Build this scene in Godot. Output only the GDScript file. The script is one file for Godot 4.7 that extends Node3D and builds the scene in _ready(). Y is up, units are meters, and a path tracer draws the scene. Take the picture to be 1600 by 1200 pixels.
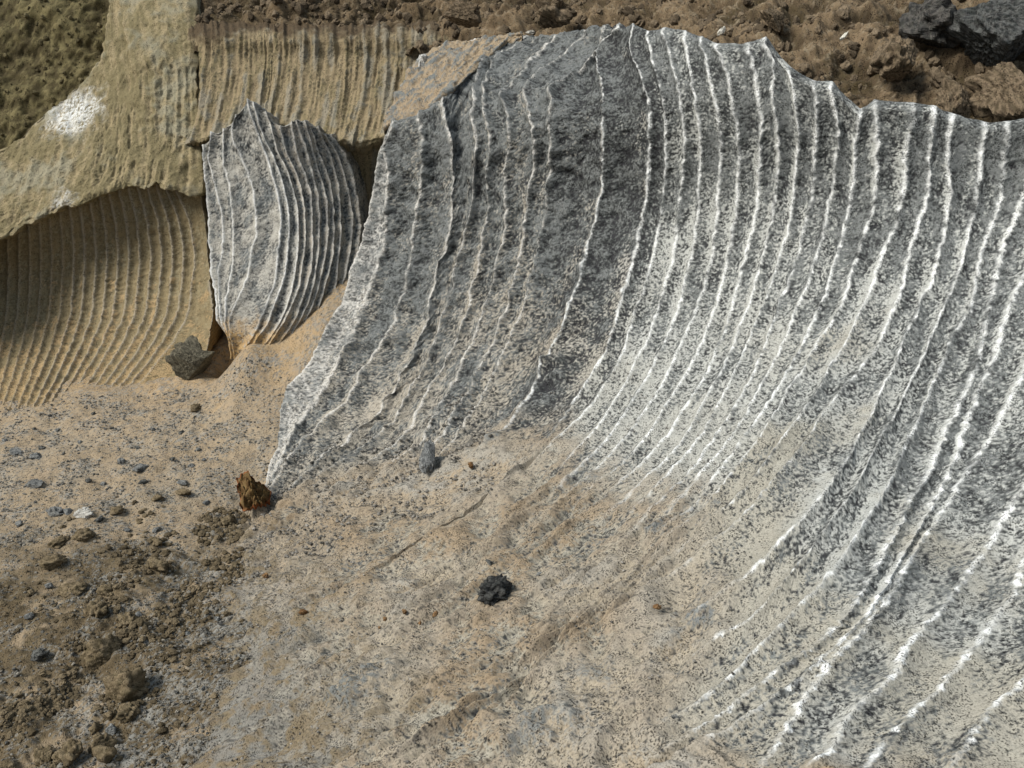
extends Node3D
# A quarry corner: rock faces scored by a toothed cutting drum, dusty floor, loose stones.
# The *_LINES tables are the tool-mark crests of each rock sheet, surveyed in millimetres (x, y, z, x, y, z, ...), y up.

var fine := FastNoiseLite.new()      # about 6 mm
var grain := FastNoiseLite.new()     # about 3 mm, single octave
var lump := FastNoiseLite.new()      # about 4 cm, fractal
var broad := FastNoiseLite.new()     # about 30 cm, fractal
var crag := FastNoiseLite.new()      # about 9 cm, ridged
var streak := FastNoiseLite.new()    # unit noise, for stretched patterns
var names := {}
var hue := Color.WHITE               # set by the style functions
var face_top := PackedFloat32Array() # height of the rock floor, 12 mm cells
const CELL := 0.012
const CX := 260
const CZ := 300
var bank_points := []
var mats := {}
var clod := FastNoiseLite.new()      # crumbs about 5 cm across

func _ready() -> void:
	view_and_light()
	make_noises()
	make_materials()
	ground()
	rock_sheets()
	stones()
	gravel()

# ------------------------------------------------------------------ camera, sky, sun
func view_and_light() -> void:
	var cam := Camera3D.new()
	cam.name = "camera"
	add_child(cam)
	cam.position = Vector3(0, 1.5, 0)
	cam.rotation_degrees = Vector3(-20, 0, 0)
	cam.fov = 42.0
	cam.near = 0.05
	cam.far = 200.0
	cam.current = true
	var env := Environment.new()
	env.background_mode = Environment.BG_SKY
	var sky := Sky.new()
	var sm := ProceduralSkyMaterial.new()
	sm.sky_top_color = Color(0.68, 0.76, 0.84)
	sm.sky_horizon_color = Color(0.80, 0.80, 0.79)
	sm.sky_curve = 0.2
	sm.ground_bottom_color = Color(0.30, 0.27, 0.22)
	sm.ground_horizon_color = Color(0.45, 0.41, 0.36)
	sky.sky_material = sm
	env.sky = sky
	env.background_energy_multiplier = 0.24
	env.tonemap_mode = Environment.TONE_MAPPER_LINEAR
	env.tonemap_exposure = 3.0
	env.sdfgi_enabled = true
	env.ssao_enabled = true
	env.ssil_enabled = true
	var we := WorldEnvironment.new()
	we.name = "environment"
	we.environment = env
	add_child(we)
	var sun := DirectionalLight3D.new()
	sun.name = "sun"
	sun.light_energy = 0.5
	sun.light_angular_distance = 24.0
	sun.light_color = Color(1.0, 0.985, 0.95)
	sun.shadow_enabled = true
	add_child(sun)
	sun.look_at_from_position(Vector3.ZERO, Vector3(0.61, -0.71, -0.34), Vector3.UP)

# ------------------------------------------------------------------ tools
func make_noises() -> void:
	var set_up := func(n: FastNoiseLite, s: int, freq: float, oct: int):
		n.seed = s
		n.noise_type = FastNoiseLite.TYPE_SIMPLEX_SMOOTH
		n.frequency = freq
		n.fractal_type = FastNoiseLite.FRACTAL_FBM if oct > 1 else FastNoiseLite.FRACTAL_NONE
		n.fractal_octaves = oct
	set_up.call(fine, 11, 82.0, 2)
	set_up.call(grain, 12, 125.0, 1)
	set_up.call(lump, 13, 17.0, 3)
	set_up.call(broad, 14, 2.6, 3)
	set_up.call(crag, 15, 8.0, 4)
	set_up.call(streak, 16, 1.0, 2)
	crag.fractal_type = FastNoiseLite.FRACTAL_RIDGED
	clod.seed = 21
	clod.noise_type = FastNoiseLite.TYPE_CELLULAR
	clod.frequency = 11.0
	clod.fractal_type = FastNoiseLite.FRACTAL_FBM
	clod.fractal_octaves = 3
	clod.cellular_return_type = FastNoiseLite.RETURN_DISTANCE
	clod.domain_warp_enabled = true
	clod.domain_warp_amplitude = 0.05
	clod.domain_warp_frequency = 9.0

func make_materials() -> void:
	# fine mineral grain: albedo speckle and matching relief, repeated over the world on three planes
	var tex := NoiseTexture2D.new()
	var n := FastNoiseLite.new()
	n.seed = 5
	n.frequency = 0.18
	n.fractal_octaves = 3
	var speck := Image.create(900, 900, false, Image.FORMAT_RGB8)
	var relief := Image.create(900, 900, false, Image.FORMAT_RGB8)
	var rng := RandomNumberGenerator.new()
	rng.seed = 77
	for y in 900:
		for x in 900:
			# tileable: blend two lookups near the border
			var a := n.get_noise_2d(x, y)
			var bx: float = smoothstep(800.0, 899.0, x)
			var by: float = smoothstep(800.0, 899.0, y)
			if bx > 0.0 or by > 0.0:
				a = lerpf(lerpf(a, n.get_noise_2d(x - 900, y), bx), lerpf(n.get_noise_2d(x, y - 900), n.get_noise_2d(x - 900, y - 900), bx), by)
			var w := rng.randf()
			# grains come in clusters of several sizes (the cluster pattern is periodic too)
			var patch := n.get_noise_3d(cos(x * TAU / 900.0) * 34.0, sin(x * TAU / 900.0) * 34.0, cos(y * TAU / 900.0) * 34.0 + 77.0) + n.get_noise_3d(sin(y * TAU / 900.0) * 30.0, cos(x * TAU / 450.0) * 24.0, 300.0 + sin(x * TAU / 900.0) * 30.0)
			var many := 0.22 + 0.78 * smoothstep(-0.25, 0.35, patch)
			var l: float = clampf(0.95 - 0.55 * many * smoothstep(0.06, 0.40, a) + (w - 0.5) * 0.16 + 0.06 * smoothstep(-0.1, -0.4, a), 0.16, 1.0)
			speck.set_pixel(x, y, Color(l, l, l))
			var h: float = clampf(0.5 + a * 0.6 + (w - 0.5) * 0.3, 0.0, 1.0)
			relief.set_pixel(x, y, Color(h, h, h))
	var speck_tex := ImageTexture.create_from_image(speck)
	var relief_tex := ImageTexture.create_from_image(relief)
	for k in [["rock", 0.9, 0.07], ["soil", 1.0, 0.12], ["stone", 0.92, 0.10]]:
		var m := StandardMaterial3D.new()
		m.resource_name = k[0]
		m.vertex_color_use_as_albedo = true
		m.albedo_texture = speck_tex
		m.heightmap_enabled = true
		m.heightmap_texture = relief_tex
		m.heightmap_scale = k[2]
		m.uv1_triplanar = true
		m.uv1_world_triplanar = true
		m.uv1_triplanar_sharpness = 6.0
		m.uv1_scale = Vector3.ONE * 1.25
		m.roughness = k[1]
		m.metallic_specular = 0.25
		mats[k[0]] = m

func numbered(called: String) -> String:
	var k: int = names.get(called, 0)
	names[called] = k + 1
	return called if k == 0 else "%s_%03d" % [called, k]

func sstep(a: float, b: float, x: float) -> float:
	var t := clampf((x - a) / (b - a), 0.0, 1.0)
	return t * t * (3.0 - 2.0 * t)

# a continuous rock sheet through the crest lines; style(p, gap, t, v, width) returns the displacement along the normal and sets hue
func sheet(called: String, label: String, table: Array, rows: int, step: float, style: Callable, jag: float, mat: String, record := false) -> MeshInstance3D:
	var lines: Array[PackedVector3Array] = []
	for flat in table:
		var pts := PackedVector3Array()
		for k in range(0, flat.size(), 3):
			pts.append(Vector3(flat[k], flat[k + 1], flat[k + 2]) * 0.001)
		var line := PackedVector3Array()
		line.resize(rows)
		var last := pts.size() - 1
		for r in rows:
			var s := float(r) / (rows - 1) * last
			var i := mini(int(s), last - 1)
			line[r] = pts[i].cubic_interpolate(pts[i + 1], pts[maxi(i - 1, 0)], pts[mini(i + 2, last)], s - i)
		lines.append(line)
	var nl := lines.size()
	# normals of the plain sheet, then the chipped run of every crest
	var normals: Array[PackedVector3Array] = []
	for i in nl:
		var nn := PackedVector3Array()
		nn.resize(rows)
		for r in rows:
			var du := lines[mini(i + 1, nl - 1)][r] - lines[maxi(i - 1, 0)][r]
			var dv := lines[i][mini(r + 3, rows - 1)] - lines[i][maxi(r - 3, 0)]
			var c := du.cross(dv).normalized()
			nn[r] = c if c.dot(Vector3(-0.2, 0.75, 1.0)) > 0.0 else -c
		normals.append(nn)
	var flip := 0
	for i in range(1, nl):
		var c := (lines[i][rows / 2] - lines[i - 1][rows / 2]).cross(lines[i][rows / 2 + 2] - lines[i][rows / 2])
		flip += 1 if c.dot(normals[i][rows / 2]) > 0.0 else -1
	if jag > 0.0:
		for i in range(1, nl - 1):
			for r in rows:
				var p := lines[i][r]
				var side := (lines[i + 1][r] - lines[i - 1][r]).normalized()
				var big := 1.8 if record and i > 29 else 1.0
				var w := lump.get_noise_3d(p.x + i * 3.1, p.y * 1.3, p.z * 1.3) * 0.004 + fine.get_noise_3d(p.x * 0.33 + i * 0.7, p.y * 0.33, p.z * 0.33) * 0.005 + fine.get_noise_3d(p.x * 1.3 + i, p.y * 1.3, p.z * 1.3) * 0.0022 * big + maxf(0.0, fine.get_noise_3d(p.x * 0.6 + 4.0, p.y * 0.6, p.z * 0.6)) * 0.006 * (big - 0.6)
				lines[i][r] = p + side * w * jag * (1.0 - sstep(0.62, 0.72, float(r) / rows) if record else 1.0)
	var counts := PackedInt32Array()
	var total := 1
	for i in nl - 1:
		var w := 0.0
		for r in range(0, rows, maxi(rows / 12, 1)):
			w += lines[i][r].distance_to(lines[i + 1][r])
		var c := clampi(int(ceil(w / 12.0 / step)), 3, 64)
		if record:
			if i < 3 or i >= 37:
				c = 8                      # the hidden return face and the part far outside
			elif i >= 29:
				c = clampi(int(c * 1.2), 3, 72)
		counts.append(c)
		total += c
	var pos := PackedVector3Array()
	var col := PackedColorArray()
	pos.resize(total * rows)
	col.resize(total * rows)
	for r in rows:
		var v := float(r) / (rows - 1)
		var at := r * total
		for i in nl - 1:
			var a := lines[i][r]
			var b := lines[i + 1][r]
			var na := normals[i][r]
			var nb := normals[i + 1][r]
			var wide := a.distance_to(b)
			var c := counts[i]
			for k in (c + 1 if i == nl - 2 else c):
				var t := float(k) / c
				var p := a.lerp(b, t)
				var h: float = style.call(p, i, t, v, wide)
				p += na.lerp(nb, t) * h
				pos[at] = p
				col[at] = hue
				if record and v > 0.5:
					var gx := int((p.x + 1.2) / CELL)
					var gz := int((p.z + 3.6) / CELL)
					if gx >= 0 and gx < CX and gz >= 0 and gz < CZ:
						face_top[gz * CX + gx] = maxf(face_top[gz * CX + gx], p.y)
				at += 1
	if mat == "soil":
		bank_points.append(pos)
	var o := grid_object(called, pos, col, total, rows, flip > 0, mat)
	add_child(o)
	o.set_meta("kind", "structure")
	o.set_meta("label", label)
	return o

func grid_object(called: String, pos: PackedVector3Array, col: PackedColorArray, w: int, rows: int, flip: bool, mat: String) -> MeshInstance3D:
	var nor := PackedVector3Array()
	nor.resize(w * rows)
	for r in rows:
		var ra := maxi(r - 1, 0) * w
		var rb := mini(r + 1, rows - 1) * w
		var base := r * w
		for k in w:
			var n := (pos[base + mini(k + 1, w - 1)] - pos[base + maxi(k - 1, 0)]).cross(pos[rb + k] - pos[ra + k])
			nor[base + k] = (n if flip else -n).normalized()
	var idx := PackedInt32Array()
	idx.resize((w - 1) * (rows - 1) * 6)
	var j := 0
	for r in rows - 1:
		for k in w - 1:
			var a := r * w + k
			var b := a + 1
			var c := a + w
			var d := c + 1
			if flip:
				idx[j] = a; idx[j + 1] = c; idx[j + 2] = b
				idx[j + 3] = b; idx[j + 4] = c; idx[j + 5] = d
			else:
				idx[j] = a; idx[j + 1] = b; idx[j + 2] = c
				idx[j + 3] = b; idx[j + 4] = d; idx[j + 5] = c
			j += 6
	var arr := []
	arr.resize(Mesh.ARRAY_MAX)
	arr[Mesh.ARRAY_VERTEX] = pos
	arr[Mesh.ARRAY_NORMAL] = nor
	arr[Mesh.ARRAY_COLOR] = col
	arr[Mesh.ARRAY_INDEX] = idx
	var am := ArrayMesh.new()
	am.add_surface_from_arrays(Mesh.PRIMITIVE_TRIANGLES, arr)
	am.surface_set_material(0, mats[mat])
	var o := MeshInstance3D.new()
	o.name = numbered(called)
	o.mesh = am
	return o

# ------------------------------------------------------------------ minerals (linear base colours)
const ROCK_DARK := Color(0.045, 0.047, 0.048)
const ROCK := Color(0.19, 0.20, 0.197)
const POWDER := Color(0.47, 0.475, 0.45)
const TAN := Color(0.37, 0.30, 0.215)
const SAND := Color(0.36, 0.28, 0.19)
const OCHRE := Color(0.47, 0.315, 0.155)
const WHITE := Color(0.84, 0.85, 0.84)
const OLIVE := Color(0.215, 0.18, 0.10)
const BROWN := Color(0.10, 0.074, 0.047)
const UMBER := Color(0.075, 0.058, 0.032)

# ------------------------------------------------------------------ styles
# humps and ledges of the large face: centre, reach, rise, bare rock share
var humps := [
	[Vector3(0.139, 0.467, -3.029), 0.085, 0.030, 0.0], [Vector3(-0.461, 0.071, -2.524), 0.075, 0.022, 0.9], [Vector3(-0.310, 0.197, -1.729), 0.10, 0.028, 0.9],
	[Vector3(0.057, 0.283, -1.451), 0.10, 0.020, 0.8], [Vector3(0.333, 0.409, -2.008), 0.05, 0.008, 1.0], [Vector3(0.461, 0.478, -2.012), 0.035, 0.006, 1.0],
	[Vector3(-0.281, 0.110, -2.612), 0.05, 0.008, 0.8], [Vector3(-0.545, 0.055, -2.401), 0.07, 0.012, 0.6], [Vector3(0.362, 0.419, -1.650), 0.06, 0.008, 1.0],
	[Vector3(-0.059, 0.292, -2.806), 0.06, 0.014, 0.9], [Vector3(0.201, 0.352, -2.370), 0.05, 0.006, 0.8], [Vector3(-0.496, 0.131, -2.003), 0.09, 0.014, 0.4], [Vector3(0.168, 0.337, -1.577), 0.06, 0.008, 0.7]]

# lines 0-2 return face, 3 arris, 4-11 rough marks, 12 lone crest, 13 onward the regular marks
func style_face(p: Vector3, g: int, t: float, v: float, wide: float) -> float:
	var f := fine.get_noise_3dv(p)
	var s := grain.get_noise_3dv(p)
	var l := lump.get_noise_3dv(p)
	var b := broad.get_noise_3dv(p)
	var u := g + t
	var st := streak.get_noise_2d(u * 1.15, v * 9.0)
	var left := 1.0 if g < 12 else (0.55 if g < 13 else 0.0)
	var on_wall := 1.0 - sstep(0.61, 0.72, v)
	var rough := 1.0 - on_wall
	# relief
	var amp := clampf(wide * 0.26, 0.003, 0.017)
	if g < 3:
		amp = 0.0
	elif g < 12:
		amp *= 1.6 + 0.8 * b
	amp *= sstep(0.0, 0.10, v)
	if g == 12:
		amp *= 1.9
	elif g == 11:
		amp *= 1.5
	var prof := 4.0 * t * (1.0 - t)
	var h := -amp * prof * (on_wall + 0.12 * rough)
	h += l * lerpf(0.0035, 0.009, left) * (1.0 - 0.4 * rough) + f * 0.0007 + s * 0.0002
	if left > 0.0:
		h += left * on_wall * (crag.get_noise_3d(p.x * 0.9 + p.y * 0.5, p.y * 0.5, p.z * 0.9) - 0.2) * 0.009
		var ledge := broad.get_noise_3d(p.x * 3.2 + p.y, p.y * 2.2, p.z * 3.2) * 5.0 + l
		h += left * on_wall * (floorf(ledge) + sstep(0.75, 1.0, ledge - floorf(ledge))) * 0.0028
	var st2 := streak.get_noise_2d(u * 0.45 + 9.0, v * 16.0)
	h += rough * (st * 0.020 + st2 * 0.020 + l * 0.009)
	if g <= 3:
		h *= 0.5
	# crest chips
	var d_left := (1.0 - t) * wide     # distance to the crest on the right
	var d_right := t * wide            # distance from the crest on the left
	var chip := maxf(0.0, fine.get_noise_3d(p.x * 0.5 + 9.0, p.y * 0.5, p.z * 0.5))
	h -= chip * 0.006 * (1.0 - sstep(0.0, 0.008, minf(d_left, d_right))) * on_wall
	var bare := 0.0
	for hp in humps:
		var off: Vector3 = p - hp[0]
		var reach: float = hp[1]
		if absf(off.x) < reach * 2.0 and off.length_squared() < reach * reach * 4.0:
			off = Vector3(off.x * 0.8 + off.z * 0.5, off.y, off.z * 0.9 - off.x * 0.3)
			var w := exp(-off.length_squared() * 2.2 / (reach * reach))
			h += w * 1.5 * float(hp[2]) * (1.0 + 0.5 * l)
			bare = maxf(bare, sstep(0.35, 0.75, w + l * 0.5 + f * 0.35) * hp[3])
	# colour
	var low := sstep(0.10, 0.60, v)
	var cover := lerpf(-0.12, 0.70, low) + st * 0.55 + b * 0.35
	if g >= 27:
		cover -= 0.02
	cover -= left * 0.26 * on_wall
	if g >= 11 and g < 14:
		cover -= 0.45 * on_wall * (1.0 if g == 12 else sstep(0.0, 0.5, 1.0 - absf(u - 12.7) / 1.8))
	# crest powder, with the light on each left-facing flank painted into the colour
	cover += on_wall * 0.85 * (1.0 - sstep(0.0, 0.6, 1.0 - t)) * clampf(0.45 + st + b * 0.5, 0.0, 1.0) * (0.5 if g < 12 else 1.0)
	cover += rough * 0.25
	var sp := s * 0.75 + f * 0.75
	var lone_dark := on_wall * (1.0 - sstep(0.6, 1.9, absf(u - 12.6)))  # base colour goes darker around the lone crest
	var base := ROCK_DARK.lerp(ROCK, sstep(-0.55, 0.35, f * 0.8 + s * 0.5 + l * 0.7 + 0.1 - 0.32 * lone_dark))
	var pw := POWDER.lerp(Color(0.37, 0.345, 0.285), maxf(rough, sstep(0.35, 0.6, v + b * 0.25 + l * 0.08) * (0.85 if g >= 25 else 0.3))).lerp(TAN, clampf(rough * (0.45 + b * 0.9 + l * 0.3) + left * 0.5, 0.0, 1.0))
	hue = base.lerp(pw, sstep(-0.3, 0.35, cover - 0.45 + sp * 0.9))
	if rough > 0.0:
		hue = hue.lerp(Color(0.315, 0.245, 0.168).lerp(Color(0.35, 0.325, 0.28), clampf(0.45 + b * 1.3, 0.0, 1.0)), rough * sstep(-0.25, 0.35, l * 0.7 + sp * 0.6 + st * 0.5 + st2 * 0.5 + 0.12))
		hue = hue.lerp(Color(0.20, 0.195, 0.18).lerp(Color(0.19, 0.15, 0.095), sstep(-0.2, 0.2, l + b * 0.5 + f * 0.5)), 0.85 * sstep(0.84, 0.97, v + l * 0.07 + f * 0.06 + s * 0.03) * (1.0 if g < 24 else 0.0))
		hue = hue.lerp(ROCK_DARK, 0.7 * rough * sstep(0.42, 0.62, sp * 0.8 + st * 0.5))
	if bare > 0.0:
		hue = hue.lerp(base, bare * sstep(-0.4, 0.1, sp))
	if g >= 3 and on_wall > 0.0:
		var power := (0.95 if g >= 12 else 0.8) * on_wall * clampf(0.62 + 0.7 * st + 0.9 * chip + 1.1 * lump.get_noise_3d(p.x * 2.0, p.y * 2.0, p.z * 2.0), 0.0, 1.2)
		var edge := (1.0 - sstep(0.002, 0.015, d_left + f * 0.006)) + (1.0 - sstep(0.001, 0.0065, d_right + f * 0.004))
		if g >= 26:
			# softer, patchier crests on the near side
			power *= lerpf(1.0, 0.35 + 1.1 * sstep(-0.1, 0.25, fine.get_noise_3d(p.x * 0.22, p.y * 0.22, p.z * 0.22) + 0.5 * l), sstep(0.25, 0.4, v))
			if g < 32:
				power *= lerpf(1.0, 0.65, sstep(0.25, 0.4, v))
		if g == 3:
			edge = maxf(edge, 0.55 + f)
		var wh := WHITE if g >= 12 else WHITE.lerp(TAN, 0.4)
		hue = hue.lerp(wh, clampf(edge * power, 0.0, 0.95))
	return h

func style_shoulder(p: Vector3, _g: int, _t: float, v: float, _wide: float) -> float:
	var f := fine.get_noise_3dv(p)
	var st := streak.get_noise_2d((p.x * 0.8 - p.y) * 46.0, (p.x + p.y) * 5.0)
	hue = SAND.lerp(ROCK, sstep(-0.2, 0.45, f * 0.6 + st * 0.8 + lump.get_noise_3dv(p) * 0.5)).lerp(WHITE, 0.7 * sstep(0.80, 0.83, v + f * 0.02) * (1.0 - sstep(0.84, 0.88, v)))
	return st * 0.008 + f * 0.002 + lump.get_noise_3dv(p) * 0.012 + (crag.get_noise_3dv(p) - 0.2) * 0.014

func style_block(p: Vector3, g: int, t: float, v: float, wide: float) -> float:
	var f := fine.get_noise_3dv(p)
	var s := grain.get_noise_3dv(p)
	var l := lump.get_noise_3dv(p)
	var st := streak.get_noise_2d((g + t) * 1.3 + 40.0, v * 8.0)
	var on := 1.0 if g >= 2 and g < 16 else 0.0
	var h := -clampf(wide * 0.30, 0.002, 0.016) * 4.0 * t * (1.0 - t) * on + l * 0.008 + f * 0.001
	var base := ROCK_DARK.lerp(ROCK, sstep(-0.5, 0.35, f * 0.8 + s * 0.5 + l * 0.6 + 0.15))
	var low := sstep(0.80, 0.92, v + 0.07 * l + 0.004 * g)
	hue = base.lerp(POWDER.lerp(TAN, 0.35), sstep(0.0, 0.6, 0.34 + st * 0.6 + s * 0.4 + f * 0.4))
	hue = hue.lerp(OCHRE, low * sstep(-0.4, 0.2, f + 0.2))
	if g >= 8:
		hue = hue.lerp(TAN, 0.4 * sstep(-0.2, 0.4, st + f))
	var edge := (1.0 - sstep(0.001, 0.008, (1.0 - t) * wide + f * 0.004)) + (1.0 - sstep(0.001, 0.006, t * wide + f * 0.003))
	hue = hue.lerp(WHITE.lerp(TAN, 0.2 if g < 8 else 0.5), clampf(edge * on * (0.75 + 0.5 * st) * (1.0 - low), 0.0, 0.9))
	return h

func style_band(p: Vector3, g: int, t: float, v: float, wide: float) -> float:
	var f := fine.get_noise_3dv(p)
	var l := lump.get_noise_3dv(p)
	var b := broad.get_noise_3dv(p)
	var st := streak.get_noise_2d((g + t) * 2.6 + 80.0, v * 6.0)
	var st2 := streak.get_noise_2d((g + t) * 0.7 + 30.0, v * 3.0)
	hue = Color(0.315, 0.25, 0.155).lerp(OLIVE, sstep(-0.15, 0.5, st * 0.7 + f * 0.5 + b * 0.3)).lerp(ROCK_DARK, 0.6 * sstep(0.25, 0.6, st * 0.7 + f * 0.7 + l * 0.5))
	hue = hue.lerp(Color(0.3, 0.29, 0.25), 0.5 * sstep(0.0, 0.4, st2 + l * 0.4))
	hue = hue.lerp(BROWN, sstep(0.20, 0.16, v + l * 0.03 + b * 0.05))
	return -clampf(wide * 0.22, 0.002, 0.016) * 4.0 * t * (1.0 - t) * clampf(0.5 + 1.6 * st2, 0.0, 1.3) * sstep(0.14, 0.22, v) + l * 0.004 + f * 0.0022 + st * 0.006 + st2 * 0.018

func style_upper(p: Vector3, g: int, t: float, v: float, wide: float) -> float:
	var f := fine.get_noise_3dv(p)
	var l := lump.get_noise_3dv(p)
	var b := broad.get_noise_3dv(p)
	var st := streak.get_noise_2d((g + t) * 1.4 + 120.0, v * 6.0)
	var marks := sstep(0.42, 0.52, v + l * 0.04) if g >= 13 else 0.6
	var h := -clampf(wide * 0.17, 0.002, 0.012) * 4.0 * t * (1.0 - t) * marks * clampf(0.5 + 1.5 * b + st, 0.0, 1.4) + l * 0.007 + f * 0.0022 + (crag.get_noise_3dv(p * 0.8) - 0.2) * 0.012
	if g >= 16:
		h += 0.018 * (1.0 - sstep(0.46, 0.50, v + l * 0.03))
	hue = OLIVE.lerp(Color(0.34, 0.275, 0.165), sstep(-0.3, 0.5, st * 0.7 + b * 0.6 + f * 0.5)).lerp(Color(0.3, 0.3, 0.24), 0.5 * sstep(0.0, 0.5, b + l * 0.4))
	# pale mineral crusts on the broken edge
	var crust := 0.0
	crust = maxf(crust, 1.0 - sstep(0.06, 0.17, p.distance_to(Vector3(-1.857, 1.143, -4.361)) + f * 0.05 + l * 0.10))
	crust = maxf(crust, 1.0 - sstep(0.03, 0.09, p.distance_to(Vector3(-1.832, 0.846, -4.019)) + f * 0.04 + l * 0.06))
	crust = maxf(crust, 0.8 - sstep(0.02, 0.06, p.distance_to(Vector3(-1.966, 0.753, -3.942)) + f * 0.04 + l * 0.05))
	hue = hue.lerp(WHITE, crust * sstep(-0.35, 0.2, f + l * 0.6 + 0.1) * 0.9)
	return h

func style_scoop(p: Vector3, g: int, t: float, v: float, wide: float) -> float:
	var f := fine.get_noise_3dv(p)
	var s := grain.get_noise_3dv(p)
	var l := lump.get_noise_3dv(p)
	var st := streak.get_noise_2d((g + t) * 0.9 + 160.0, v * 7.0)
	# teeth left small dimples along each mark
	var bite := sin(v * 190.0 + streak.get_noise_2d(g * 3.0, v * 9.0) * 9.0) * clampf(0.5 + 1.5 * l, 0.0, 1.0)
	var h := -clampf(wide * 0.36, 0.002, 0.018) * 4.0 * t * (1.0 - t) + l * 0.006 + f * 0.002 + bite * 0.003 * sstep(0.3, 0.5, v)
	# one brown-gold rock; sand crust sticks to it in grainy patches
	hue = Color(0.27, 0.215, 0.125).lerp(Color(0.21, 0.17, 0.10), sstep(-0.3, 0.4, l + st)).lerp(Color(0.33, 0.29, 0.19), 0.6 * sstep(0.05, 0.4, f * 0.7 + st * 0.5))
	hue = hue.lerp(Color(0.42, 0.295, 0.155), 0.8 * sstep(0.45, 0.7, v * 0.75 + l * 0.35 + st * 0.30 + f * 0.3) * sstep(-0.55, 0.0, f + s * 0.4))
	var edge := 1.0 - sstep(0.001, 0.009, minf(t, 1.0 - t) * wide + f * 0.004)
	hue = hue.lerp(TAN.lerp(WHITE, 0.3 if g > 35 else 0.1), edge * 0.4)
	return h

func style_bank(p: Vector3, g: int, t: float, v: float, _wide: float) -> float:
	var f := fine.get_noise_3dv(p)
	var l := lump.get_noise_3dv(p)
	var q := Vector3(p.x * 0.8 + p.y * 0.6, p.y * 0.8 - p.x * 0.5, p.z)
	var c := crag.get_noise_3dv(q * 0.8)
	var d := clod.get_noise_3dv(q)
	var b := broad.get_noise_3d(p.x * 1.8, p.y * 3.4, p.z * 1.8)
	hue = BROWN.lerp(Color(0.20, 0.147, 0.092), sstep(-0.35, 0.35, l * 0.6 + b + f * 0.4)).lerp(UMBER, 0.8 * sstep(0.0, 0.6, -b + c * 0.4 - 0.15))
	hue = hue.lerp(Color(0.30, 0.25, 0.18), 0.6 * sstep(0.22, 0.5, f * 0.7 + l * 0.6))
	hue = hue.lerp(Color(0.07, 0.06, 0.045), 0.5 * sstep(0.3, 0.55, grain.get_noise_3dv(p) * 0.5 + f * 0.6))
	if g < 5:
		hue = hue.lerp(UMBER, 0.25)
	return c * 0.026 - d * 0.045 - clod.get_noise_3dv(q * 2.3) * 0.016 + l * 0.010 + f * 0.0035 + b * 0.06 - 0.03 - 0.035 * sstep(0.55, 0.9, v)

func style_earth(p: Vector3, _g: int, _t: float, _v: float, _wide: float) -> float:
	var f := fine.get_noise_3dv(p)
	var l := lump.get_noise_3dv(p)
	var b := broad.get_noise_3dv(p)
	hue = Color(0.085, 0.07, 0.036).lerp(Color(0.19, 0.16, 0.082), sstep(-0.3, 0.4, l * 0.8 + f * 0.5 + b * 0.4))
	return crag.get_noise_3dv(p) * 0.015 - clod.get_noise_3dv(p) * 0.03 + l * 0.010 + f * 0.004 + b * 0.05

# ------------------------------------------------------------------ the setting
func rock_sheets() -> void:
	face_top.resize(CX * CZ)
	face_top.fill(-9.0)
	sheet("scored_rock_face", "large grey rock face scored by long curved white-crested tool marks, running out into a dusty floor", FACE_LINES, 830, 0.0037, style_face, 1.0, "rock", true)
	sheet("rock_shoulder", "sandy sloping top facet at the upper left corner of the large grey face", SHOULDER_LINES, 90, 0.004, style_shoulder, 0.0, "rock")
	sheet("grey_rock_block", "smaller grey rock block with bowed white tool marks beside the vertical crack", BLOCK_LINES, 330, 0.0040, style_block, 0.35, "rock")
	sheet("tan_rock_band", "tan rock band with upright tool marks behind and above the smaller grey block", BAND_LINES, 300, 0.005, style_band, 0.5, "rock")
	sheet("left_rock_face", "olive tan rock face with short slanting marks and white crusts at upper left", UPPER_LINES, 250, 0.0055, style_upper, 0.5, "rock")
	sheet("scooped_rock_face", "scooped hollow with fine parallel tool marks, brown above and orange at its foot", SCOOP_LINES, 280, 0.005, style_scoop, 0.4, "rock")
	sheet("soil_bank", "rough brown soil bank along the top above the grey rock", BANK_LINES, 220, 0.0075, style_bank, 0.0, "soil")
	sheet("earth_slope", "dark olive earth slope in the upper left corner behind the rock", EARTH_LINES, 170, 0.010, style_earth, 0.0, "soil")

func ground_y(x: float, z: float) -> float:
	var fw := clampf(-z, 0.0, 6.0)
	var y := 0.105 * (fw - 2.0) + 0.06 * (clampf(x, -3.0, 1.0) + 1.0)
	var d := Vector2((x + 0.70) / 0.36, (z + 3.95) / 0.36)
	y += 0.28 * exp(-d.length_squared())
	d = Vector2((x + 0.74) / 0.40, (z + 2.75) / 0.5)
	y -= 0.115 * exp(-d.length_squared())
	d = Vector2((x + 1.01) / 0.09, (z + 3.62) / 0.12)
	y += 0.085 * exp(-d.length_squared())
	d = Vector2((x + 1.135) / 0.05, (z + 3.82) / 0.12)
	y -= 0.14 * exp(-d.length_squared())
	d = Vector2((x + 0.83) / 0.07, (z + 2.96) / 0.08)
	y -= 0.03 * exp(-d.length_squared())
	y += broad.get_noise_2d(x, z) * 0.022
	return y

func near_left(x: float, z: float) -> float:
	return sstep(-2.9, -2.3, z + broad.get_noise_2d(x * 1.4 + 7.0, z * 1.4) * 0.35 + lump.get_noise_2d(x, z) * 0.1)

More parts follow.
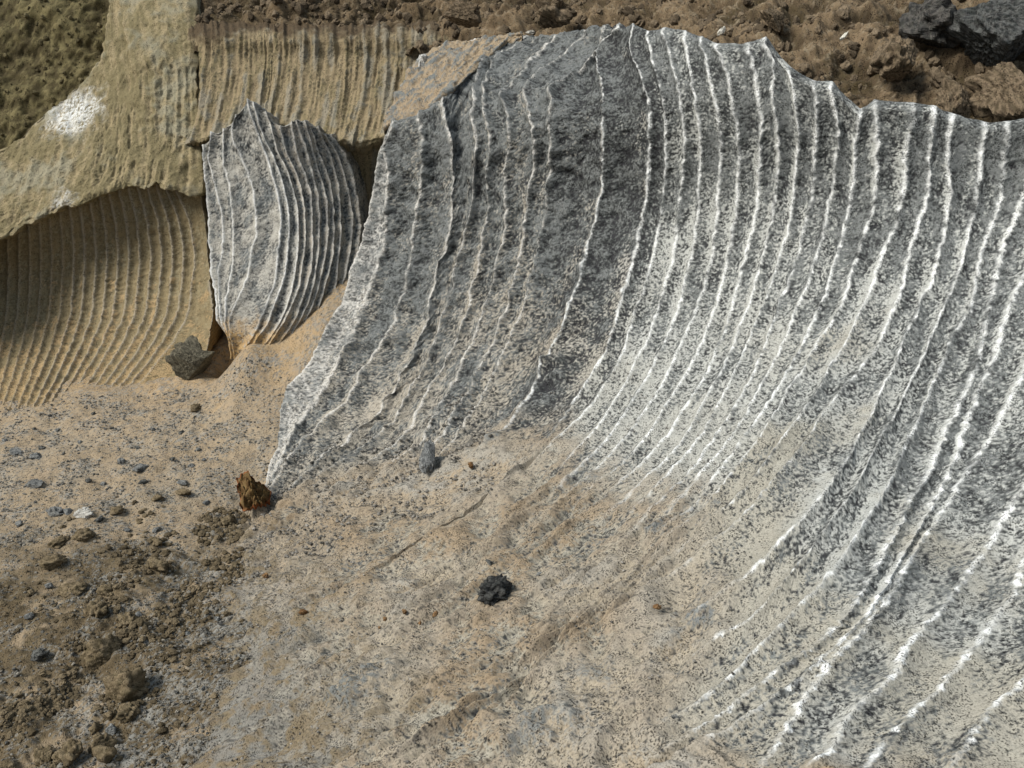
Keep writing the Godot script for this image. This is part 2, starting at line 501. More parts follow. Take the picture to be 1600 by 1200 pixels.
func ground_top(x: float, z: float) -> float:
	var near := near_left(x, z)
	var belt := near * (0.22 + 0.5 * exp(-pow((x + 1.02 - (z + 2.1) * -0.18) / 0.2, 2.0)))
	var y := ground_y(x, z) + lump.get_noise_2d(x, z) * lerpf(0.005, 0.010, near) + fine.get_noise_2d(x, z) * lerpf(0.0018, 0.0045, near)
	y -= (clod.get_noise_2d(x, z) + 0.5) * lerpf(0.008, 0.055, belt) + (clod.get_noise_2d(x * 2.4, z * 2.4) + 0.5) * lerpf(0.003, 0.020, belt) - 0.006
	return y

func ground() -> void:
	var xs := PackedFloat32Array()
	var zs := PackedFloat32Array()
	for k in range(-40, -5):
		xs.append(k * 0.45 + 0.2)
	while xs[xs.size() - 1] < -0.05:
		xs.append(xs[xs.size() - 1] + 0.0062)
	for k in 40:
		xs.append(0.1 + k * 0.12 if k < 12 else 1.5 + (k - 12) * 0.6)
	for k in range(0, 30):
		zs.append(-20.0 + k * 0.53)
	while zs[zs.size() - 1] < -1.45:
		zs.append(zs[zs.size() - 1] + 0.0062)
	for k in 40:
		zs.append(-1.4 + k * 0.1 if k < 20 else 0.7 + (k - 20) * 1.0)
	var w := xs.size()
	var rows := zs.size()
	var pos := PackedVector3Array()
	var col := PackedColorArray()
	pos.resize(w * rows)
	col.resize(w * rows)
	var at := 0
	for z in zs:
		for x in xs:
			var y := ground_top(x, z)
			var l := lump.get_noise_2d(x, z)
			var f := fine.get_noise_2d(x, z)
			var b := broad.get_noise_2d(x * 1.4 + 7.0, z * 1.4)
			var s := grain.get_noise_2d(x, z)
			# rubble belt along the near left
			var near := near_left(x, z)
			pos[at] = Vector3(x, y, z)
			var c := SAND.lerp(TAN, sstep(-0.2, 0.4, b)).lerp(OCHRE, 0.55 * sstep(-3.3, -3.7, z + l * 0.4) * sstep(-0.2, 0.3, l + b + 0.15))
			c = c.lerp(Color(0.13, 0.10, 0.06), near * sstep(-0.6, 0.25, b + l * 0.5 + 0.3))
			var grey := broad.get_noise_2d(x * 2.2 + 3.0, z * 3.0) * 0.8 + l * 0.2 + s * 0.9 + f * 0.7
			c = c.lerp(Color(0.29, 0.285, 0.265), 0.8 * sstep(0.1, 0.4, grey - 0.1 + near * lerpf(-0.28, 0.22, sstep(-1.2, -0.85, x))))
			c = c.lerp(Color(0.12, 0.11, 0.09), 0.7 * sstep(0.28, 0.55, s * 0.6 + f * 0.6))
			col[at] = c
			at += 1
	var o := grid_object("ground", pos, col, w, rows, false, "soil")
	add_child(o)
	o.set_meta("kind", "structure")
	o.set_meta("label", "sandy tan ground with gravel and brown rubble on the left")

# ------------------------------------------------------------------ loose stones
func stone_mesh(s: int, n: int, size: Vector3, cuts: int, rough: float, c0: Color, c1: Color) -> ArrayMesh:
	var rng := RandomNumberGenerator.new()
	rng.seed = s
	var planes := []
	for k in cuts:
		planes.append([Vector3(rng.randfn(), rng.randfn(), rng.randfn()).normalized(), rng.randf_range(0.5, 0.82)])
	var st := SurfaceTool.new()
	st.begin(Mesh.PRIMITIVE_TRIANGLES)
	st.set_smooth_group(0 if cuts < 5 else -1)
	var faces := [Basis(Vector3.RIGHT, Vector3.UP, Vector3.BACK), Basis(Vector3.LEFT, Vector3.UP, Vector3.FORWARD), Basis(Vector3.BACK, Vector3.UP, Vector3.LEFT), Basis(Vector3.FORWARD, Vector3.UP, Vector3.RIGHT), Basis(Vector3.RIGHT, Vector3.FORWARD, Vector3.UP), Basis(Vector3.RIGHT, Vector3.BACK, Vector3.DOWN)]
	var off := Vector3(rng.randf() * 20.0, rng.randf() * 20.0, rng.randf() * 20.0)
	for b in faces:
		var pts := []
		for j in n + 1:
			for i in n + 1:
				var d: Vector3 = (b * Vector3(tan((2.0 * i / n - 1.0) * PI / 4), tan((2.0 * j / n - 1.0) * PI / 4), 1.0)).normalized()
				var rad := 1.0 + streak.get_noise_3dv(d * 1.3 + off) * 0.55
				for pl in planes:
					var k: float = d.dot(pl[0])
					if k > 0.05:
						rad = minf(rad, pl[1] / k)
				rad += streak.get_noise_3dv(d * 4.5 + off) * rough + streak.get_noise_3dv(d * 11.0 + off) * rough * 0.5
				pts.append(d * rad * size * 0.5)
		for j in n:
			for i in n:
				var q := [pts[j * (n + 1) + i], pts[j * (n + 1) + i + 1], pts[(j + 1) * (n + 1) + i], pts[(j + 1) * (n + 1) + i + 1]]
				for k in [0, 2, 1, 1, 2, 3]:
					var p: Vector3 = q[k]
					var m := sstep(-0.4, 0.4, streak.get_noise_3dv(p * 70.0 + off) + 0.6 * streak.get_noise_3dv(p * 260.0 + off))
					st.set_color(c0.lerp(c1, m))
					st.add_vertex(p)
	st.generate_normals()
	var am := st.commit()
	am.surface_set_material(0, mats["stone"])
	return am

func surface_y(x: float, z: float, on_face: bool) -> float:
	if not on_face:
		return ground_top(x, z)
	var gx := clampi(int((x + 1.2) / CELL), 1, CX - 2)
	var gz := clampi(int((z + 3.6) / CELL), 1, CZ - 2)
	return maxf(face_top[gz * CX + gx], face_top[(gz + 1) * CX + gx])

func put(called: String, label: String, category: String, group: String, mesh: Mesh, at: Vector3, turn: Vector3) -> MeshInstance3D:
	var o := MeshInstance3D.new()
	o.name = numbered(called)
	o.mesh = mesh
	add_child(o)
	o.position = at
	o.rotation = turn
	o.set_meta("label", label)
	o.set_meta("category", category)
	if group:
		o.set_meta("group", group)
	return o

const GREY_A := Color(0.10, 0.105, 0.105)
const GREY_B := Color(0.24, 0.24, 0.23)
const CLOD_A := Color(0.10, 0.078, 0.045)
const CLOD_B := Color(0.22, 0.172, 0.108)

# on the rock floor?, x, z, width, height, kind, name, label, group, turn, sunk share
const STONES := [
[true, -0.039, -1.931, 0.0799, 0.0485, "black", "dark_stone", "near-black pitted stone lying alone on the dusty rock floor", "", 0.00, 0.18],
[true, -0.254, -2.758, 0.0815, 0.1086, "slate", "slate_wedge", "upright grey slate wedge leaning on the rock floor below the rough marks", "", -0.50, 0.20],
[true, -0.118, -2.667, 0.0206, 0.0187, "rust", "pebble", "round reddish brown pebble right of the grey slate wedge", "", 0.00, 0.20],
[true, -0.053, -2.086, 0.0228, 0.0061, "dark", "splinter", "thin dark curved splinter just above the near-black stone", "", 0.35, 0.20],
[true, 0.060, -1.965, 0.0158, 0.0072, "grey", "pebble", "thin grey pebble on dusty floor up right of the near-black stone", "", 0.40, 0.20],
[true, 0.287, -1.704, 0.0165, 0.0114, "rust", "pebble", "brown clod alone on the floor right of the near-black stone", "", 0.00, 0.20],
[true, -0.168, -1.891, 0.0155, 0.0124, "rust", "pebble", "tiny rust brown pebble in the short row below left of the black stone", "rust pebbles in a row on the rock floor", 0.00, 0.20],
[true, -0.242, -1.936, 0.0144, 0.0115, "rust", "pebble", "tiny rust brown pebble in the short row below left of the black stone", "rust pebbles in a row on the rock floor", 0.00, 0.20],
[true, -0.287, -1.941, 0.0116, 0.0093, "rust", "pebble", "tiny rust brown pebble in the short row below left of the black stone", "rust pebbles in a row on the rock floor", 0.00, 0.20],
[true, -0.300, -1.941, 0.0087, 0.0070, "rust", "pebble", "tiny rust brown pebble in the short row below left of the black stone", "rust pebbles in a row on the rock floor", 0.00, 0.20],
[true, -0.204, -1.901, 0.0099, 0.0079, "rust", "pebble", "tiny rust brown pebble in the short row below left of the black stone", "rust pebbles in a row on the rock floor", 0.00, 0.20],
[true, -0.518, -2.141, 0.0207, 0.0159, "rust", "pebble", "brown lump at the left of the rock floor, below the dark mounds", "", 0.00, 0.20],
[true, -0.684, -2.435, 0.0178, 0.0143, "rust", "pebble", "small brown lump near the rock floor's left edge, above the brown lump", "", 0.00, 0.20],
[false, -0.915, -1.969, 0.1029, 0.0938, "clod", "earth_clod", "largest knobbly brown clod in the rubble at the lower left", "brown clods in the rubble", 0.00, 0.30],
[false, -1.028, -2.129, 0.0997, 0.0708, "clod", "earth_clod", "broad dark brown clod just above the largest clod", "brown clods in the rubble", 0.00, 0.30],
[false, -0.906, -1.806, 0.0567, 0.0482, "clod", "earth_clod", "rounded brown clod below the small grey cobble, bottom left", "brown clods in the rubble", 0.00, 0.30],
[false, -1.019, -1.772, 0.0532, 0.0476, "clod", "earth_clod", "leftmost brown clod cut off by the bottom edge", "brown clods in the rubble", 0.00, 0.30],
[false, -0.960, -1.769, 0.0657, 0.0447, "clod", "earth_clod", "wide brown clod at the bottom edge, second from the left", "brown clods in the rubble", 0.00, 0.30],
[false, -0.883, -1.762, 0.0473, 0.0418, "clod", "earth_clod", "brown clod at the bottom edge, third from the left", "brown clods in the rubble", 0.00, 0.30],
[false, -0.881, -1.893, 0.0529, 0.0352, "clod", "earth_clod", "flat brown clod directly below the largest clod", "brown clods in the rubble", 0.00, 0.30],
[false, -0.926, -1.903, 0.0324, 0.0265, "clod", "earth_clod", "small brown clod left of the flat clod under the largest", "brown clods in the rubble", 0.00, 0.30],
[false, -0.900, -1.851, 0.0347, 0.0260, "grey", "loose_stone", "smooth grey cobble among brown clods at the lower left", "", 0.00, 0.30],
[false, -0.946, -1.870, 0.0320, 0.0262, "clod", "earth_clod", "small brown clod left of the smooth grey cobble", "brown clods in the rubble", 0.00, 0.30],
[false, -1.106, -2.302, 0.0685, 0.0513, "clod", "earth_clod", "brown clod with a dark underside right of the sandy mound's foot", "brown clods in the rubble", 0.00, 0.30],
[false, -1.015, -2.261, 0.0574, 0.0304, "clod", "earth_clod", "low flat brown clod on grey gravel at middle left", "brown clods in the rubble", 0.00, 0.30],
[false, -1.209, -2.398, 0.0742, 0.0318, "clod", "earth_clod", "low crusty clod below the sandy mound at left", "brown clods in the rubble", 0.00, 0.30],
[false, -1.115, -2.396, 0.0460, 0.0283, "clod", "earth_clod", "small crusty clod right of the low crusty clod", "brown clods in the rubble", 0.00, 0.30],
[false, -1.313, -2.505, 0.0732, 0.0402, "clod", "earth_clod", "elongated brown clod slanting up at the left of the sandy mound", "brown clods in the rubble", 0.00, 0.30],
[false, -1.342, -2.620, 0.0645, 0.0265, "clod", "earth_clod", "low dark clod near the left edge, left of a larger flat clod", "brown clods in the rubble", 0.00, 0.30],
[false, -1.278, -2.654, 0.0766, 0.0345, "clod", "earth_clod", "flat brown clod upper left of the sandy mound", "brown clods in the rubble", 0.00, 0.30],
[false, -1.071, -2.660, 0.0462, 0.0270, "clod", "earth_clod", "small brown clod right of the sandy mound's top", "brown clods in the rubble", 0.00, 0.30],
[false, -1.025, -2.531, 0.0740, 0.0333, "clod", "earth_clod", "crumbly brown clod in the middle of the left ground", "brown clods in the rubble", 0.00, 0.30],
[false, -1.425, -2.802, 0.0560, 0.0320, "grey", "loose_stone", "blue grey stone left of a pale pebble at middle left", "", 0.00, 0.30],
[false, -1.382, -2.791, 0.0399, 0.0259, "grey", "loose_stone", "small grey stone touching the blue grey stone", "", 0.00, 0.30],
[false, -1.320, -2.764, 0.0594, 0.0277, "pale", "loose_stone", "pale sandy stone right of the two grey stones", "", 0.00, 0.30],
[false, -1.268, -2.748, 0.0394, 0.0197, "dark", "loose_stone", "dark flat stone right of the pale sandy stone", "", 0.00, 0.30],
[false, -1.234, -2.803, 0.0481, 0.0240, "clod", "earth_clod", "brown flat clod up right of the dark flat stone", "brown clods in the rubble", 0.00, 0.30],
[false, -1.547, -2.937, 0.0624, 0.0270, "grey", "loose_stone", "broad flat grey stone near the left edge in mid ground", "", 0.00, 0.30],
[false, -1.086, -2.980, 0.0379, 0.0232, "grey", "loose_stone", "grey stone left of the crumpled scrap", "", 0.00, 0.30],
[false, -1.064, -2.931, 0.0500, 0.0187, "clod", "earth_clod", "thin brown clod just below the grey stone near the scrap", "brown clods in the rubble", 0.00, 0.30],
[false, -1.134, -2.880, 0.0369, 0.0205, "clod", "earth_clod", "small clod left of the thin brown clod", "brown clods in the rubble", 0.00, 0.30],
[false, -0.899, -2.821, 0.0567, 0.0365, "clod", "earth_clod", "brown lump at the rock floor's upper left edge below the scrap", "brown clods in the rubble", 0.00, 0.30],
[false, -1.245, -3.048, 0.0729, 0.0193, "grey", "loose_stone", "curved pale flake lying flat on the sand in mid ground", "", 0.00, 0.30],
[false, -1.165, -3.435, 0.0472, 0.0307, "clod", "earth_clod", "pointed tan stone on the sand below the vertical crack", "brown clods in the rubble", 0.00, 0.30],
[false, -1.644, -3.212, 0.0314, 0.0202, "dark", "loose_stone", "dark stone among flat ones near the left edge, upper ground", "", 0.00, 0.30],
[false, -1.720, -3.180, 0.0533, 0.0200, "grey", "loose_stone", "flat grey stone nearest the left edge in the upper ground", "", 0.00, 0.30],
[false, -1.641, -3.152, 0.0529, 0.0243, "grey", "loose_stone", "grey stone just right of the leftmost flat stone", "", 0.00, 0.30],
[false, -1.187, -2.121, 0.0449, 0.0289, "dark", "loose_stone", "dark stone half buried in brown earth at lower left", "", 0.00, 0.30],
[false, -1.177, -3.282, 0.0228, 0.0137, "dark", "ground_pebble", "small grey pebble scattered singly on the sandy ground at left", "grey pebbles on the sandy ground", 0.00, 0.25],
[false, -1.535, -3.137, 0.0176, 0.0105, "dark", "ground_pebble", "small grey pebble scattered singly on the sandy ground at left", "grey pebbles on the sandy ground", 0.00, 0.25],
[false, -1.732, -3.352, 0.0209, 0.0125, "dark", "ground_pebble", "small grey pebble scattered singly on the sandy ground at left", "grey pebbles on the sandy ground", 0.00, 0.25],
[false, -1.712, -3.444, 0.0190, 0.0114, "dark", "ground_pebble", "small grey pebble scattered singly on the sandy ground at left", "grey pebbles on the sandy ground", 0.00, 0.25],
[false, -1.558, -3.459, 0.0238, 0.0143, "dark", "ground_pebble", "small grey pebble scattered singly on the sandy ground at left", "grey pebbles on the sandy ground", 0.00, 0.25],
[false, -1.331, -3.105, 0.0326, 0.0196, "grey", "ground_pebble", "small grey pebble scattered singly on the sandy ground at left", "grey pebbles on the sandy ground", 0.00, 0.25],
[false, -1.085, -3.089, 0.0260, 0.0156, "grey", "ground_pebble", "small grey pebble scattered singly on the sandy ground at left", "grey pebbles on the sandy ground", 0.00, 0.25],
[false, -1.052, -3.120, 0.0197, 0.0118, "grey", "ground_pebble", "small grey pebble scattered singly on the sandy ground at left", "grey pebbles on the sandy ground", 0.00, 0.25],
[false, -1.281, -3.301, 0.0183, 0.0110, "grey", "ground_pebble", "small grey pebble scattered singly on the sandy ground at left", "grey pebbles on the sandy ground", 0.00, 0.25],
[false, -1.648, -3.351, 0.0232, 0.0139, "grey", "ground_pebble", "small grey pebble scattered singly on the sandy ground at left", "grey pebbles on the sandy ground", 0.00, 0.25],
[false, -1.799, -3.264, 0.0250, 0.0150, "grey", "ground_pebble", "small grey pebble scattered singly on the sandy ground at left", "grey pebbles on the sandy ground", 0.00, 0.25],
[false, -1.305, -3.196, 0.0223, 0.0134, "dark", "ground_pebble", "small grey pebble scattered singly on the sandy ground at left", "grey pebbles on the sandy ground", 0.00, 0.25],
[false, -1.389, -2.976, 0.0231, 0.0139, "dark", "ground_pebble", "small grey pebble scattered singly on the sandy ground at left", "grey pebbles on the sandy ground", 0.00, 0.25],
[false, -1.343, -2.976, 0.0231, 0.0139, "grey", "ground_pebble", "small grey pebble scattered singly on the sandy ground at left", "grey pebbles on the sandy ground", 0.00, 0.25],
[false, -1.207, -2.969, 0.0294, 0.0176, "dark", "ground_pebble", "small grey pebble scattered singly on the sandy ground at left", "grey pebbles on the sandy ground", 0.00, 0.25],
[false, -0.989, -2.906, 0.0290, 0.0174, "grey", "ground_pebble", "small grey pebble scattered singly on the sandy ground at left", "grey pebbles on the sandy ground", 0.00, 0.25],
[false, -0.890, -2.568, 0.0188, 0.0113, "dark", "ground_pebble", "small grey pebble scattered singly on the sandy ground at left", "grey pebbles on the sandy ground", 0.00, 0.25],
[false, -0.780, -2.279, 0.0204, 0.0122, "grey", "ground_pebble", "small grey pebble scattered singly on the sandy ground at left", "grey pebbles on the sandy ground", 0.00, 0.25],
[false, -0.996, -2.296, 0.0239, 0.0144, "grey", "ground_pebble", "small grey pebble scattered singly on the sandy ground at left", "grey pebbles on the sandy ground", 0.00, 0.25],
[false, -1.280, -2.412, 0.0249, 0.0149, "grey", "ground_pebble", "small grey pebble scattered singly on the sandy ground at left", "grey pebbles on the sandy ground", 0.00, 0.25],
[false, -1.283, -2.284, 0.0272, 0.0163, "grey", "ground_pebble", "small grey pebble scattered singly on the sandy ground at left", "grey pebbles on the sandy ground", 0.00, 0.25],
[false, -0.726, -1.967, 0.0151, 0.0091, "grey", "ground_pebble", "small grey pebble scattered singly on the sandy ground at left", "grey pebbles on the sandy ground", 0.00, 0.25],
[false, -0.845, -2.221, 0.0200, 0.0120, "grey", "ground_pebble", "small grey pebble scattered singly on the sandy ground at left", "grey pebbles on the sandy ground", 0.00, 0.25],
[false, -1.090, -2.729, 0.0314, 0.0189, "grey", "ground_pebble", "small grey pebble scattered singly on the sandy ground at left", "grey pebbles on the sandy ground", 0.00, 0.25],
[false, -1.175, -2.718, 0.0235, 0.0141, "grey", "ground_pebble", "small grey pebble scattered singly on the sandy ground at left", "grey pebbles on the sandy ground", 0.00, 0.25],
[false, -1.508, -2.727, 0.0313, 0.0188, "grey", "ground_pebble", "small grey pebble scattered singly on the sandy ground at left", "grey pebbles on the sandy ground", 0.00, 0.25],
[false, -1.156, -3.112, 0.0218, 0.0131, "dark", "ground_pebble", "small grey pebble scattered singly on the sandy ground at left", "grey pebbles on the sandy ground", 0.00, 0.25],
[false, -1.091, -3.193, 0.0223, 0.0134, "grey", "ground_pebble", "small grey pebble scattered singly on the sandy ground at left", "grey pebbles on the sandy ground", 0.00, 0.25],
[false, -1.524, -3.246, 0.0203, 0.0122, "grey", "ground_pebble", "small grey pebble scattered singly on the sandy ground at left", "grey pebbles on the sandy ground", 0.00, 0.25],
[false, -1.445, -3.341, 0.0185, 0.0111, "dark", "ground_pebble", "small grey pebble scattered singly on the sandy ground at left", "grey pebbles on the sandy ground", 0.00, 0.25],
]

func stones() -> void:
	var seed_at := 100
	var shared := {}
	for a in STONES:
		seed_at += 1
		var w: float = a[3]
		var h: float = a[4]
		var kind: String = a[5]
		var mesh: Mesh
		var n := 12 if w > 0.05 else 6
		var deep := w * 0.8
		match kind:
			"slate": mesh = stone_mesh(seed_at, 14, Vector3(w, h, w * 0.7), 9, 0.02, Color(0.15, 0.155, 0.155), Color(0.28, 0.285, 0.28))
			"black": mesh = stone_mesh(seed_at + 6, 22, Vector3(w, h, w * 0.8), 0, 0.16, Color(0.022, 0.023, 0.023), Color(0.075, 0.075, 0.072))
			"dark": mesh = stone_mesh(seed_at, n, Vector3(w, h, deep), 6, 0.07, Color(0.05, 0.052, 0.05), Color(0.15, 0.15, 0.14))
			"grey": mesh = stone_mesh(seed_at, n, Vector3(w, h, deep), 7, 0.06, GREY_A, GREY_B)
			"pale": mesh = stone_mesh(seed_at, n, Vector3(w, h, deep), 6, 0.07, Color(0.4, 0.38, 0.34), Color(0.62, 0.6, 0.55))
			"rust": mesh = stone_mesh(seed_at, n, Vector3(w, h, deep), 4, 0.08, Color(0.14, 0.075, 0.035), Color(0.26, 0.16, 0.08))
			_: mesh = stone_mesh(seed_at, n, Vector3(w, h, deep), 3, 0.12, CLOD_A, CLOD_B)
		var x: float = a[1]
		var z: float = a[2]
		var sunk: float = a[10]
		put(a[6], a[7], "clod" if kind == "clod" else "stone", a[8], mesh, Vector3(x, surface_y(x, z, a[0]) + h * (0.5 - sunk), z), Vector3(0, float(seed_at % 7) * 0.4, a[9]))
	# stones held in the bank and between the rock sheets, at their own heights
	put("boulder", "dark grey boulder bedded in the brown soil at the top right corner", "boulder", "", stone_mesh(7, 24, Vector3(0.22, 0.24, 0.22), 5, 0.05, Color(0.035, 0.037, 0.037), Color(0.12, 0.122, 0.118)), Vector3(1.374, 1.464, -3.009), Vector3(0.2, 0.5, 0.3))
	put("boulder", "smaller dark boulder bedded in soil, left of the top right corner boulder", "boulder", "", stone_mesh(8, 20, Vector3(0.19, 0.2, 0.18), 6, 0.06, Color(0.035, 0.035, 0.033), Color(0.11, 0.105, 0.095)), Vector3(1.254, 1.484, -3.144), Vector3(0.1, 0.2, 0.1))
	put("rock_chip", "white-edged grey chip standing against the tan band at the shoulder", "stone", "", stone_mesh(9, 14, Vector3(0.06, 0.11, 0.06), 7, 0.05, Color(0.3, 0.3, 0.29), Color(0.7, 0.69, 0.66)), Vector3(-0.346, 1.331, -4.046), Vector3(0.1, 0.3, 0.2))
	put("angular_block", "angular grey brown block wedged at the foot of the vertical crack", "stone", "", stone_mesh(16, 18, Vector3(0.15, 0.17, 0.13), 9, 0.03, Color(0.09, 0.082, 0.06), Color(0.19, 0.17, 0.125)), Vector3(-1.241, 0.252, -3.675), Vector3(0.1, 0.4, 0.15))
	put("pale_flake", "upright white flake in the brown soil above the regular tool marks", "stone", "", stone_mesh(17, 6, Vector3(0.02, 0.045, 0.02), 6, 0.05, Color(0.6, 0.58, 0.5), Color(0.8, 0.77, 0.7)), Vector3(0.678, 1.463, -3.435), Vector3(0, 0, -0.5))
	put("pale_flake", "tiny white splinter in the soil below and left of the dark boulders", "stone", "", stone_mesh(18, 6, Vector3(0.012, 0.034, 0.012), 6, 0.05, Color(0.6, 0.58, 0.5), Color(0.8, 0.77, 0.7)), Vector3(0.986, 1.454, -3.144), Vector3(0, 0, -0.7))
	put("pale_flake", "small pale stone lying on the rock rim at the top centre left", "stone", "", stone_mesh(19, 6, Vector3(0.035, 0.018, 0.02), 6, 0.05, Color(0.3, 0.29, 0.26), Color(0.5, 0.47, 0.42)), Vector3(0.071, 1.454, -4.070), Vector3.ZERO)
	var bedded := [["low brown rock bedded in the bank above the tan band's right end", Vector3(-0.199, 1.517, -4.242), 0.15], ["dark brown rock bedded beside the rim at the top centre left", Vector3(0.160, 1.521, -4.030), 0.17], ["rounded brown rock bedded above the middle of the grey rim", Vector3(0.813, 1.502, -3.300), 0.10], ["brown rock bedded in soil below the smaller dark boulder", Vector3(1.106, 1.389, -3.025), 0.17], ["angular brown rock bedded just above the rim's right step", Vector3(1.218, 1.278, -2.856), 0.16], ["broad brown rock bedded under the corner boulder at the right edge", Vector3(1.359, 1.304, -2.845), 0.20]]
	for k in bedded.size():
		var w: float = bedded[k][2]
		put("bedded_rock", bedded[k][0], "rock", "brown rocks in the top bank", stone_mesh(60 + k, 16, Vector3(w, w * 0.75, w * 0.8), 7, 0.06, Color(0.085, 0.064, 0.042), Color(0.22, 0.168, 0.112)), bedded[k][1], Vector3(0.2 * k, 0.7 * k, 0.15 * k))
	scrap()

# a stiff, folded brown scrap stuck under the arris of the large face
func scrap() -> void:
	var n := 26
	var pos := PackedVector3Array()
	var col := PackedColorArray()
	pos.resize(n * n)
	col.resize(n * n)
	for j in n:
		for i in n:
			var a := float(i) / (n - 1) * 2.0 - 1.0
			var b := float(j) / (n - 1) * 2.0 - 1.0
			var disc := Vector2(a * sqrt(1.0 - b * b * 0.5), b * sqrt(1.0 - a * a * 0.5))
			var r := disc.length()
			var ang := disc.angle()
			var out := 1.0 + 0.16 * sin(ang * 3.0 + 0.6) + 0.10 * sin(ang * 5.0 + 2.0) + streak.get_noise_2d(cos(ang) * 2.0, sin(ang) * 2.0) * 0.25
			var p := Vector3(disc.x * 0.046 * out + disc.y * 0.010, -disc.y * 0.066 * out, 0.0)
			p.z = 0.030 * (1.0 - r * r) + 0.030 * absf(fposmod(disc.y * 0.9 + disc.x * 0.5 + 0.2, 1.0) - 0.5) - 0.030 * absf(disc.x + 0.3 * disc.y - 0.1) + absf(streak.get_noise_2d(disc.x * 1.9 + 3.0, disc.y * 1.9)) * 0.05
			pos[j * n + i] = p
			var c := Color(0.20, 0.135, 0.06).lerp(Color(0.13, 0.075, 0.032), sstep(-0.3, 0.4, streak.get_noise_2d(disc.x * 3.0 + 9.0, disc.y * 3.0)))
			col[j * n + i] = c.lerp(Color(0.30, 0.085, 0.03), 0.8 * sstep(0.86, 1.0, r + streak.get_noise_2d(disc.x * 5.0, disc.y * 5.0) * 0.08))
	var o := grid_object("crumpled_scrap", pos, col, n, n, false, "stone")
	add_child(o)
	o.position = Vector3(-0.831, 0.082, -2.889)
	o.rotation = Vector3(-0.75, 0.25, 0.2)
	o.set_meta("label", "crumpled brown leathery scrap with reddish rim tucked under the large rock's edge")
	o.set_meta("category", "scrap")

func scatter(called: String, label: String, mesh: Mesh, n: int, s: int, on_face: bool, lo: Vector2, hi: Vector2, size: Vector2, c0: Color, c1: Color, keep: Callable) -> void:
	var rng := RandomNumberGenerator.new()
	rng.seed = s
	var spots := []
	while spots.size() < n:
		var x := rng.randf_range(lo.x, hi.x)
		var z := rng.randf_range(lo.y, hi.y)
		var k := rng.randf()
		var r := lerpf(size.x, size.y, pow(rng.randf(), 4.0))
		var shade := rng.randf()
		var turn := Basis.from_euler(Vector3(rng.randf() * 6.0, rng.randf() * 6.0, rng.randf() * 6.0))
		if keep.call(x, z) < k:
			continue
		var y := surface_y(x, z, on_face)
		if y < -1.0:
			continue
		spots.append([Transform3D(turn.scaled(Vector3(r, r * 0.7, r)), Vector3(x, y + r * 0.1, z)), c0.lerp(c1, shade)])
	var mm := MultiMesh.new()
	mm.transform_format = MultiMesh.TRANSFORM_3D
	mm.use_colors = true
	mm.mesh = mesh
	mm.instance_count = n
	for i in n:
		mm.set_instance_transform(i, spots[i][0])
		mm.set_instance_color(i, spots[i][1])
	var o := MultiMeshInstance3D.new()
	o.name = numbered(called)
	o.multimesh = mm
	add_child(o)
	o.set_meta("kind", "stuff")
	o.set_meta("label", label)
	o.set_meta("category", "gravel")

func bank_crumbs(mesh: Mesh, label: String, pts: PackedVector3Array, n: int, s: int, size: Vector2, c0: Color, c1: Color) -> void:
	var rng := RandomNumberGenerator.new()
	rng.seed = s
	var mm := MultiMesh.new()
	mm.transform_format = MultiMesh.TRANSFORM_3D
	mm.use_colors = true
	mm.mesh = mesh
	mm.instance_count = n
	var i := 0
	while i < n:
		var p := pts[rng.randi() % pts.size()]
		if lump.get_noise_3d(p.x * 0.4, p.y * 0.4, p.z * 0.4) + rng.randf() * 0.5 < 0.1:
			continue
		var r := lerpf(size.x, size.y, pow(rng.randf(), 5.0))
		mm.set_instance_transform(i, Transform3D(Basis.from_euler(Vector3(rng.randf() * 6.0, rng.randf() * 6.0, rng.randf() * 6.0)).scaled(Vector3.ONE * r), p))
		mm.set_instance_color(i, c0.lerp(c1, rng.randf()))
		i += 1
	var o := MultiMeshInstance3D.new()
	o.name = numbered("soil_crumbs")
	o.multimesh = mm
	add_child(o)
	o.set_meta("kind", "stuff")
	o.set_meta("label", label)
	o.set_meta("category", "crumbs")

